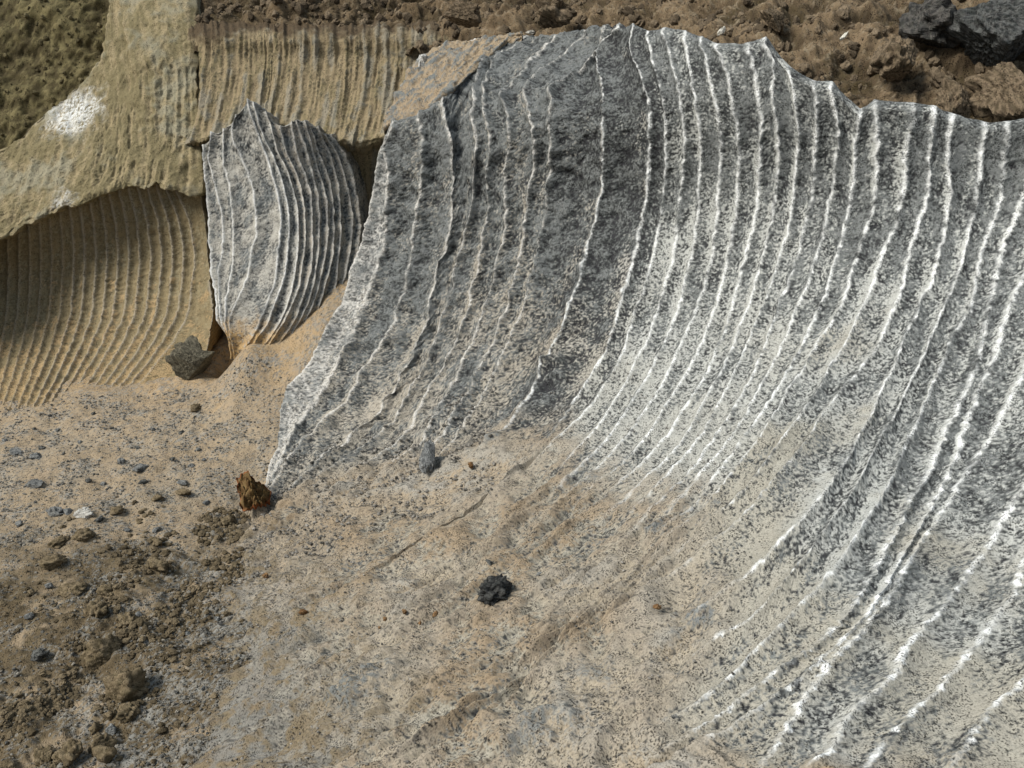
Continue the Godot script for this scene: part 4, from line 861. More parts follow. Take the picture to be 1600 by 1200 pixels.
[1339,1206,-2891,1304,1248,-2721,1289,1236,-2671,1294,1175,-2671,1296,1114,-2667,1287,1055,-2649,1266,1000,-2615,1231,951,-2577,1202,901,-2525,1172,855,-2465,1137,812,-2405,1089,775,-2362,1049,738,-2300,1006,704,-2240,963,673,-2174,920,645,-2105,874,622,-2039,831,601,-1967,788,583,-1897,741,569,-1831,695,556,-1770,653,543,-1713,612,529,-1666,573,513,-1625,535,498,-1590,497,482,-1559,461,466,-1529,425,450,-1503,392,436,-1469,356,423,-1444,320,409,-1425,283,396,-1409,248,385,-1392,214,373,-1375,179,361,-1362,145,349,-1349,110,337,-1339,76,326,-1329,41,314,-1322,6,302,-1315,-30,290,-1309,-65,278,-1305,-101,266,-1301,-137,254,-1299,-173,241,-1297,-210,229,-1296,-247,216,-1296,-285,203,-1295],
[1403,1225,-2861,1368,1267,-2691,1353,1255,-2641,1350,1193,-2640,1348,1129,-2641,1338,1067,-2631,1312,1010,-2597,1275,958,-2559,1243,907,-2502,1208,859,-2440,1171,814,-2376,1136,772,-2305,1097,733,-2238,1055,696,-2174,1010,664,-2112,962,635,-2051,919,608,-1983,872,585,-1916,822,568,-1852,775,553,-1781,729,541,-1712,685,529,-1650,646,516,-1594,605,502,-1547,564,490,-1509,522,477,-1479,481,464,-1456,441,450,-1437,402,436,-1414,365,423,-1390,327,411,-1368,290,398,-1350,257,387,-1334,225,377,-1319,193,366,-1307,161,355,-1297,128,343,-1289,95,332,-1282,62,321,-1278,29,310,-1274,-5,299,-1272,-39,287,-1271,-74,275,-1270,-109,263,-1272,-144,251,-1273,-180,239,-1277,-216,227,-1280,-253,214,-1284],
[1423,1226,-2851,1388,1268,-2681,1373,1256,-2631,1383,1195,-2618,1388,1133,-2604,1380,1073,-2586,1361,1016,-2549,1330,963,-2507,1293,914,-2457,1251,868,-2409,1207,825,-2358,1170,783,-2292,1131,744,-2228,1086,708,-2176,1044,674,-2113,1003,643,-2048,963,614,-1984,920,589,-1922,874,567,-1861,826,551,-1795,778,539,-1728,730,528,-1664,687,517,-1605,646,506,-1554,603,494,-1511,562,483,-1476,521,472,-1445,482,459,-1418,443,447,-1393,405,435,-1369,368,423,-1347,331,411,-1327,310,404,-1315,289,397,-1303,268,390,-1292,248,384,-1282,227,377,-1273,206,370,-1264,185,363,-1256,164,356,-1248,144,349,-1241,123,342,-1234,103,335,-1227,82,328,-1221,62,322,-1214,41,315,-1209,20,308,-1203,0,301,-1198],
[1495,1230,-2803,1460,1272,-2633,1445,1260,-2583,1442,1200,-2562,1438,1141,-2538,1428,1083,-2509,1405,1027,-2480,1375,974,-2439,1341,925,-2390,1303,878,-2336,1261,834,-2282,1219,793,-2226,1177,754,-2170,1135,717,-2115,1091,682,-2066,1048,649,-2015,1002,620,-1970,954,593,-1923,909,569,-1865,858,551,-1807,807,538,-1743,757,528,-1678,713,517,-1615,670,506,-1560,627,496,-1513,585,485,-1472,543,474,-1438,507,463,-1398,473,452,-1359,443,441,-1317,412,431,-1280,381,422,-1245,372,419,-1234,364,416,-1224,355,414,-1215,346,411,-1206,337,409,-1197,328,406,-1189,319,404,-1181,310,401,-1173,301,398,-1165,292,396,-1158,283,393,-1151,274,391,-1144,265,388,-1137,256,386,-1131,247,383,-1124,238,381,-1118],
[1566,1237,-2734,1531,1279,-2564,1516,1267,-2514,1505,1210,-2484,1492,1153,-2450,1476,1098,-2412,1456,1046,-2366,1431,996,-2313,1401,950,-2253,1364,906,-2209,1325,864,-2162,1284,824,-2112,1243,786,-2061,1202,750,-2011,1162,715,-1962,1124,681,-1923,1086,646,-1886,1050,612,-1850,1012,580,-1818,973,552,-1777,931,529,-1729,880,514,-1679,830,504,-1620,779,497,-1564,728,492,-1519,684,485,-1469,648,476,-1415,606,470,-1375,563,463,-1344,528,455,-1304,498,447,-1262,462,439,-1232,453,436,-1223,444,434,-1213,436,432,-1204,427,429,-1195,418,427,-1186,410,425,-1177,401,422,-1169,393,420,-1160,385,418,-1152,376,416,-1144,368,414,-1135,360,412,-1127,352,409,-1119,344,407,-1111,336,405,-1103,328,403,-1095],
[1618,1243,-2670,1583,1285,-2500,1568,1273,-2450,1551,1218,-2414,1533,1165,-2376,1512,1113,-2335,1488,1063,-2289,1460,1015,-2238,1430,970,-2182,1396,928,-2122,1361,889,-2060,1322,852,-2010,1281,816,-1968,1241,782,-1925,1201,748,-1883,1163,715,-1844,1128,682,-1809,1095,647,-1779,1064,612,-1754,1033,577,-1728,999,546,-1697,961,521,-1657,919,506,-1598,872,495,-1552,828,486,-1496,780,479,-1451,734,473,-1405,690,467,-1362,646,462,-1326,604,458,-1291,567,452,-1252,533,446,-1213,524,444,-1203,516,442,-1194,508,441,-1186,500,439,-1177,492,437,-1168,484,435,-1160,476,433,-1152,468,432,-1143,460,430,-1135,453,428,-1127,445,426,-1119,437,425,-1111,430,423,-1104,422,421,-1096,415,420,-1088,408,418,-1081],
[1674,1250,-2595,1639,1292,-2425,1624,1280,-2375,1601,1229,-2334,1578,1180,-2291,1553,1133,-2246,1526,1087,-2198,1496,1043,-2148,1465,1002,-2095,1433,962,-2041,1399,926,-1985,1362,890,-1940,1324,856,-1896,1286,823,-1852,1248,793,-1807,1210,763,-1764,1174,734,-1722,1141,705,-1683,1113,673,-1655,1087,640,-1630,1061,608,-1605,1033,579,-1577,1001,553,-1543,966,533,-1503,929,517,-1460,892,500,-1424,854,485,-1389,816,474,-1360,774,466,-1334,734,459,-1296,697,453,-1254,661,448,-1216,652,446,-1206,643,445,-1195,633,444,-1186,624,442,-1176,615,441,-1166,606,440,-1157,597,439,-1147,588,437,-1138,579,436,-1129,570,435,-1121,561,434,-1112,552,433,-1103,544,432,-1095,535,431,-1087,526,429,-1078,518,428,-1070],
[1745,1259,-2493,1710,1301,-2323,1695,1289,-2273,1665,1240,-2226,1633,1194,-2176,1599,1149,-2125,1565,1105,-2072,1529,1064,-2018,1492,1025,-1963,1455,988,-1907,1418,953,-1853,1382,918,-1814,1347,884,-1774,1311,852,-1733,1274,821,-1692,1239,792,-1651,1204,763,-1612,1172,734,-1579,1141,704,-1551,1113,674,-1525,1086,643,-1501,1058,614,-1476,1029,587,-1449,997,563,-1418,965,542,-1385,931,523,-1351,898,506,-1316,864,491,-1280,830,478,-1243,796,468,-1207,760,458,-1175,724,450,-1143,720,449,-1138,715,448,-1133,711,447,-1128,706,446,-1123,701,445,-1118,697,444,-1113,692,443,-1108,688,442,-1103,684,441,-1098,679,441,-1093,675,440,-1087,671,439,-1082,666,439,-1077,662,438,-1072,658,437,-1067,653,437,-1062],
[1865,1271,-2418,1830,1313,-2248,1815,1301,-2198,1785,1252,-2151,1753,1206,-2101,1719,1161,-2050,1685,1117,-1997,1649,1076,-1943,1612,1037,-1888,1575,1000,-1832,1538,965,-1778,1502,930,-1739,1467,896,-1699,1431,864,-1658,1394,833,-1617,1359,804,-1576,1324,775,-1537,1292,746,-1504,1261,716,-1476,1233,686,-1450,1206,655,-1426,1178,626,-1401,1149,599,-1374,1117,575,-1343,1085,554,-1310,1051,535,-1276,1018,518,-1241,984,503,-1205,950,490,-1168,916,480,-1132,880,470,-1100,844,462,-1068,840,461,-1063,835,460,-1058,831,459,-1053,826,458,-1048,821,457,-1043,817,456,-1038,812,455,-1033,808,454,-1028,804,453,-1023,799,453,-1018,795,452,-1012,791,451,-1007,786,451,-1002,782,450,-997,778,449,-992,773,449,-987],
[1985,1283,-2343,1950,1325,-2173,1935,1313,-2123,1905,1264,-2076,1873,1218,-2026,1839,1173,-1975,1805,1129,-1922,1769,1088,-1868,1732,1049,-1813,1695,1012,-1757,1658,977,-1703,1622,942,-1664,1587,908,-1624,1551,876,-1583,1514,845,-1542,1479,816,-1501,1444,787,-1462,1412,758,-1429,1381,728,-1401,1353,698,-1375,1326,667,-1351,1298,638,-1326,1269,611,-1299,1237,587,-1268,1205,566,-1235,1171,547,-1201,1138,530,-1166,1104,515,-1130,1070,502,-1093,1036,492,-1057,1000,482,-1025,964,474,-993,960,473,-988,955,472,-983,951,471,-978,946,470,-973,941,469,-968,937,468,-963,932,467,-958,928,466,-953,924,465,-948,919,465,-943,915,464,-937,911,463,-932,906,463,-927,902,462,-922,898,461,-917,893,461,-912],
[2105,1295,-2268,2070,1337,-2098,2055,1325,-2048,2025,1276,-2001,1993,1230,-1951,1959,1185,-1900,1925,1141,-1847,1889,1100,-1793,1852,1061,-1738,1815,1024,-1682,1778,989,-1628,1742,954,-1589,1707,920,-1549,1671,888,-1508,1634,857,-1467,1599,828,-1426,1564,799,-1387,1532,770,-1354,1501,740,-1326,1473,710,-1300,1446,679,-1276,1418,650,-1251,1389,623,-1224,1357,599,-1193,1325,578,-1160,1291,559,-1126,1258,542,-1091,1224,527,-1055,1190,514,-1018,1156,504,-982,1120,494,-950,1084,486,-918,1080,485,-913,1075,484,-908,1071,483,-903,1066,482,-898,1061,481,-893,1057,480,-888,1052,479,-883,1048,478,-878,1044,477,-873,1039,477,-868,1035,476,-862,1031,475,-857,1026,475,-852,1022,474,-847,1018,473,-842,1013,473,-837],
[2225,1307,-2193,2190,1349,-2023,2175,1337,-1973,2145,1288,-1926,2113,1242,-1876,2079,1197,-1825,2045,1153,-1772,2009,1112,-1718,1972,1073,-1663,1935,1036,-1607,1898,1001,-1553,1862,966,-1514,1827,932,-1474,1791,900,-1433,1754,869,-1392,1719,840,-1351,1684,811,-1312,1652,782,-1279,1621,752,-1251,1593,722,-1225,1566,691,-1201,1538,662,-1176,1509,635,-1149,1477,611,-1118,1445,590,-1085,1411,571,-1051,1378,554,-1016,1344,539,-980,1310,526,-943,1276,516,-907,1240,506,-875,1204,498,-843,1200,497,-838,1195,496,-833,1191,495,-828,1186,494,-823,1181,493,-818,1177,492,-813,1172,491,-808,1168,490,-803,1164,489,-798,1159,489,-793,1155,488,-787,1151,487,-782,1146,487,-777,1142,486,-772,1138,485,-767,1133,485,-762],
[2345,1319,-2118,2310,1361,-1948,2295,1349,-1898,2265,1300,-1851,2233,1254,-1801,2199,1209,-1750,2165,1165,-1697,2129,1124,-1643,2092,1085,-1588,2055,1048,-1532,2018,1013,-1478,1982,978,-1439,1947,944,-1399,1911,912,-1358,1874,881,-1317,1839,852,-1276,1804,823,-1237,1772,794,-1204,1741,764,-1176,1713,734,-1150,1686,703,-1126,1658,674,-1101,1629,647,-1074,1597,623,-1043,1565,602,-1010,1531,583,-976,1498,566,-941,1464,551,-905,1430,538,-868,1396,528,-832,1360,518,-800,1324,510,-768,1320,509,-763,1315,508,-758,1311,507,-753,1306,506,-748,1301,505,-743,1297,504,-738,1292,503,-733,1288,502,-728,1284,501,-723,1279,501,-718,1275,500,-712,1271,499,-707,1266,499,-702,1262,498,-697,1258,497,-692,1253,497,-687],
[2465,1331,-2043,2430,1373,-1873,2415,1361,-1823,2385,1312,-1776,2353,1266,-1726,2319,1221,-1675,2285,1177,-1622,2249,1136,-1568,2212,1097,-1513,2175,1060,-1457,2138,1025,-1403,2102,990,-1364,2067,956,-1324,2031,924,-1283,1994,893,-1242,1959,864,-1201,1924,835,-1162,1892,806,-1129,1861,776,-1101,1833,746,-1075,1806,715,-1051,1778,686,-1026,1749,659,-999,1717,635,-968,1685,614,-935,1651,595,-901,1618,578,-866,1584,563,-830,1550,550,-793,1516,540,-757,1480,530,-725,1444,522,-693,1440,521,-688,1435,520,-683,1431,519,-678,1426,518,-673,1421,517,-668,1417,516,-663,1412,515,-658,1408,514,-653,1404,513,-648,1399,513,-643,1395,512,-637,1391,511,-632,1386,511,-627,1382,510,-622,1378,509,-617,1373,509,-612],
[2585,1343,-1968,2550,1385,-1798,2535,1373,-1748,2505,1324,-1701,2473,1278,-1651,2439,1233,-1600,2405,1189,-1547,2369,1148,-1493,2332,1109,-1438,2295,1072,-1382,2258,1037,-1328,2222,1002,-1289,2187,968,-1249,2151,936,-1208,2114,905,-1167,2079,876,-1126,2044,847,-1087,2012,818,-1054,1981,788,-1026,1953,758,-1000,1926,727,-976,1898,698,-951,1869,671,-924,1837,647,-893,1805,626,-860,1771,607,-826,1738,590,-791,1704,575,-755,1670,562,-718,1636,552,-682,1600,542,-650,1564,534,-618,1560,533,-613,1555,532,-608,1551,531,-603,1546,530,-598,1541,529,-593,1537,528,-588,1532,527,-583,1528,526,-578,1524,525,-573,1519,525,-568,1515,524,-562,1511,523,-557,1506,523,-552,1502,522,-547,1498,521,-542,1493,521,-537],
]
const SHOULDER_LINES := [
[-473,1083,-3865,-473,1113,-3795,-476,1145,-3824,-480,1160,-3853,-483,1153,-3881,-486,1137,-3910,-456,1017,-4030],
[-443,1112,-3856,-443,1142,-3786,-445,1171,-3820,-447,1188,-3854,-449,1196,-3888,-451,1188,-3922,-421,1068,-4042],
[-392,1121,-3828,-392,1151,-3758,-393,1211,-3827,-394,1253,-3896,-394,1284,-3965,-395,1310,-4034,-365,1190,-4154],
[-343,1137,-3806,-343,1167,-3736,-345,1243,-3824,-346,1293,-3911,-347,1325,-3999,-348,1355,-4086,-318,1235,-4206],
[-305,1166,-3804,-305,1196,-3734,-302,1266,-3835,-298,1333,-3936,-295,1372,-4037,-291,1394,-4139,-261,1274,-4259],
[-251,1199,-3806,-251,1229,-3736,-248,1301,-3840,-245,1347,-3945,-242,1384,-4050,-239,1408,-4154,-209,1288,-4274],
[-209,1237,-3841,-209,1267,-3771,-206,1328,-3868,-203,1364,-3966,-200,1400,-4064,-197,1415,-4162,-167,1295,-4282],
[-171,1272,-3889,-171,1302,-3819,-166,1350,-3908,-161,1399,-3997,-156,1408,-4086,-152,1424,-4175,-122,1304,-4295],
[-125,1308,-3946,-125,1338,-3876,-119,1385,-3951,-113,1419,-4027,-107,1423,-4102,-101,1429,-4178,-71,1309,-4298],
[-72,1346,-4015,-72,1376,-3945,-67,1418,-4002,-61,1440,-4059,-56,1431,-4116,-50,1431,-4173,-20,1311,-4293],
[-19,1381,-4080,-19,1411,-4010,-15,1441,-4015,-10,1445,-4019,-5,1449,-4023,0,1434,-4028,30,1314,-4148],
[36,1391,-4067,36,1421,-3997,38,1445,-3999,40,1454,-4000,42,1451,-4001,44,1437,-4003,74,1317,-4123],
]
const BLOCK_LINES := [
[-1393,984,-5063,-1393,1028,-4893,-1393,1024,-4863,-1392,985,-4854,-1391,946,-4844,-1388,907,-4832,-1383,869,-4819,-1378,831,-4805,-1375,792,-4791,-1372,754,-4776,-1370,716,-4760,-1368,678,-4741,-1363,642,-4717,-1356,607,-4688,-1349,573,-4658,-1338,540,-4628,-1325,507,-4598,-1315,474,-4570,-1309,439,-4544,-1302,405,-4522,-1276,378,-4502,-1255,348,-4486,-1252,310,-4474,-1251,270,-4469],
[-1228,984,-4323,-1228,1028,-4153,-1228,1024,-4123,-1227,985,-4114,-1226,946,-4104,-1223,907,-4092,-1218,869,-4079,-1213,831,-4065,-1210,792,-4051,-1207,754,-4036,-1205,716,-4020,-1203,678,-4001,-1198,642,-3977,-1191,607,-3948,-1184,573,-3918,-1173,540,-3888,-1160,507,-3858,-1150,474,-3830,-1144,439,-3804,-1137,405,-3782,-1111,378,-3762,-1090,348,-3746,-1087,310,-3734,-1086,270,-3729],
[-1233,984,-4263,-1233,1028,-4093,-1233,1024,-4063,-1232,985,-4054,-1231,946,-4044,-1228,907,-4032,-1223,869,-4019,-1218,831,-4005,-1215,792,-3991,-1212,754,-3976,-1210,716,-3960,-1208,678,-3941,-1203,642,-3917,-1196,607,-3888,-1189,573,-3858,-1178,540,-3828,-1165,507,-3798,-1155,474,-3770,-1149,439,-3744,-1142,405,-3722,-1116,378,-3702,-1095,348,-3686,-1092,310,-3674,-1091,270,-3669],
[-1194,1034,-4263,-1194,1078,-4093,-1194,1074,-4063,-1204,1031,-4059,-1212,989,-4052,-1204,948,-4040,-1192,907,-4025,-1180,867,-4009,-1169,827,-3993,-1158,786,-3975,-1153,745,-3957,-1150,705,-3938,-1148,665,-3916,-1151,626,-3890,-1155,588,-3861,-1153,551,-3830,-1148,514,-3799,-1140,477,-3769,-1134,440,-3741,-1125,403,-3717,-1107,367,-3696,-1090,330,-3680,-1086,289,-3671,-1086,245,-3667],
[-1143,1049,-4256,-1143,1093,-4086,-1143,1089,-4056,-1145,1046,-4050,-1146,1002,-4042,-1146,959,-4031,-1134,918,-4016,-1123,877,-4000,-1118,835,-3983,-1112,793,-3965,-1108,751,-3946,-1105,710,-3925,-1102,669,-3901,-1099,629,-3874,-1101,590,-3846,-1103,552,-3816,-1108,514,-3788,-1113,477,-3761,-1110,438,-3735,-1108,399,-3711,-1097,360,-3691,-1085,321,-3676,-1081,277,-3669,-1082,232,-3665],
[-1092,1103,-4255,-1092,1147,-4085,-1092,1143,-4055,-1105,1097,-4050,-1102,1052,-4043,-1082,1010,-4032,-1062,967,-4018,-1043,924,-4001,-1026,881,-3982,-1017,836,-3960,-1011,791,-3937,-1008,746,-3915,-1005,701,-3890,-1022,660,-3869,-1026,617,-3842,-1028,574,-3812,-1042,534,-3786,-1059,495,-3761,-1077,456,-3739,-1091,415,-3717,-1090,373,-3695,-1078,329,-3678,-1075,281,-3670,-1077,232,-3666],
[-1038,1161,-4262,-1038,1205,-4092,-1038,1201,-4062,-1026,1152,-4053,-1010,1105,-4045,-993,1057,-4037,-976,1009,-4027,-960,961,-4014,-944,913,-3997,-928,866,-3975,-916,818,-3949,-909,770,-3923,-910,721,-3897,-912,674,-3868,-915,627,-3837,-918,581,-3805,-923,536,-3774,-939,493,-3745,-955,450,-3721,-973,405,-3700,-994,361,-3684,-1024,318,-3674,-1050,271,-3669,-1068,219,-3665],
[-1014,1151,-4261,-1014,1195,-4091,-1014,1191,-4061,-1001,1143,-4053,-989,1094,-4045,-970,1047,-4038,-947,1002,-4030,-929,955,-4018,-912,907,-4002,-898,859,-3981,-885,811,-3956,-878,763,-3930,-876,715,-3902,-877,667,-3872,-879,621,-3840,-882,576,-3807,-893,532,-3775,-908,489,-3746,-925,446,-3721,-941,401,-3701,-971,362,-3684,-998,319,-3673,-1020,269,-3668,-1043,219,-3665],
[-966,1117,-4261,-966,1161,-4091,-966,1157,-4061,-951,1111,-4054,-939,1063,-4047,-929,1014,-4038,-907,970,-4032,-887,925,-4022,-871,878,-4005,-858,831,-3984,-848,784,-3961,-844,737,-3933,-841,690,-3904,-841,645,-3872,-844,601,-3839,-848,557,-3805,-855,513,-3774,-867,470,-3747,-884,428,-3724,-906,387,-3703,-933,349,-3685,-964,312,-3672,-991,266,-3665,-1018,220,-3663],
[-916,1058,-4262,-916,1102,-4092,-916,1098,-4062,-906,1053,-4056,-896,1007,-4048,-877,965,-4044,-858,922,-4037,-844,878,-4023,-833,833,-4003,-825,789,-3980,-821,744,-3955,-817,701,-3927,-816,658,-3897,-819,616,-3864,-823,575,-3831,-827,534,-3800,-838,495,-3770,-855,456,-3746,-873,417,-3725,-896,381,-3705,-921,345,-3686,-944,306,-3672,-967,264,-3664,-992,220,-3661],
[-874,1076,-4284,-874,1120,-4114,-874,1116,-4084,-867,1069,-4077,-861,1021,-4071,-849,976,-4066,-831,931,-4061,-817,885,-4049,-804,840,-4033,-800,794,-4006,-797,749,-3978,-793,704,-3949,-789,660,-3920,-788,617,-3887,-790,575,-3853,-799,535,-3817,-810,495,-3786,-822,454,-3761,-839,412,-3741,-861,375,-3720,-887,340,-3698,-911,303,-3678,-935,263,-3665,-962,221,-3660],
[-855,1082,-4296,-855,1126,-4126,-855,1122,-4096,-843,1076,-4094,-830,1030,-4095,-818,983,-4093,-806,936,-4084,-794,889,-4071,-782,843,-4055,-776,797,-4032,-771,751,-4005,-770,706,-3973,-768,662,-3941,-769,619,-3906,-772,578,-3870,-776,536,-3836,-785,496,-3803,-798,454,-3777,-818,415,-3755,-840,376,-3734,-862,338,-3713,-883,301,-3690,-906,262,-3670,-931,220,-3662],
[-824,1078,-4315,-824,1122,-4145,-824,1118,-4115,-814,1071,-4115,-805,1024,-4117,-794,977,-4113,-782,930,-4105,-768,884,-4094,-757,837,-4078,-747,791,-4058,-744,746,-4030,-740,701,-4000,-740,658,-3966,-744,616,-3928,-749,575,-3891,-756,535,-3854,-764,494,-3821,-777,454,-3792,-795,414,-3771,-815,374,-3752,-836,334,-3732,-855,296,-3710,-874,258,-3686,-896,217,-3671],
[-806,1057,-4325,-806,1101,-4155,-806,1097,-4125,-795,1052,-4131,-784,1007,-4134,-770,963,-4131,-754,919,-4127,-740,875,-4118,-733,830,-4099,-726,786,-4078,-722,742,-4052,-719,699,-4023,-718,657,-3990,-719,616,-3955,-725,577,-3918,-731,539,-3882,-741,501,-3848,-751,462,-3819,-767,423,-3796,-784,383,-3778,-804,345,-3760,-824,308,-3740,-843,271,-3717,-862,235,-3694],
[-781,1050,-4350,-781,1094,-4180,-781,1090,-4150,-767,1046,-4162,-751,1003,-4167,-736,959,-4165,-724,915,-4156,-713,871,-4143,-708,827,-4124,-703,783,-4102,-699,739,-4077,-695,697,-4048,-694,655,-4016,-697,616,-3980,-698,575,-3946,-700,535,-3916,-704,495,-3887,-717,459,-3855,-734,423,-3827,-753,386,-3806,-773,348,-3788,-793,310,-3771,-812,273,-3750,-830,238,-3726],
[-756,1017,-4376,-756,1061,-4206,-756,1057,-4176,-737,1017,-4187,-717,977,-4192,-702,936,-4188,-689,893,-4179,-678,850,-4168,-669,807,-4154,-662,764,-4136,-656,722,-4114,-656,682,-4083,-656,642,-4050,-661,604,-4013,-666,567,-3978,-671,529,-3945,-683,494,-3910,-696,459,-3879,-711,423,-3852,-728,387,-3830,-746,350,-3813,-764,312,-3798,-782,275,-3783,-799,239,-3762],
[-734,1014,-4400,-734,1058,-4230,-734,1054,-4200,-713,1016,-4211,-690,978,-4218,-674,937,-4215,-661,895,-4208,-651,852,-4196,-643,809,-4181,-636,767,-4165,-632,725,-4143,-627,683,-4117,-630,645,-4082,-633,606,-4047,-638,569,-4012,-644,531,-3979,-652,494,-3947,-665,459,-3915,-678,424,-3888,-695,388,-3864,-712,352,-3844,-731,315,-3828,-749,277,-3814,-768,240,-3798],
[-714,1014,-4650,-714,1058,-4480,-714,1054,-4450,-693,1016,-4461,-670,978,-4468,-654,937,-4465,-641,895,-4458,-631,852,-4446,-623,809,-4431,-616,767,-4415,-612,725,-4393,-607,683,-4367,-610,645,-4332,-613,606,-4297,-618,569,-4262,-624,531,-4229,-632,494,-4197,-645,459,-4165,-658,424,-4138,-675,388,-4114,-692,352,-4094,-711,315,-4078,-729,277,-4064,-748,240,-4048],
]
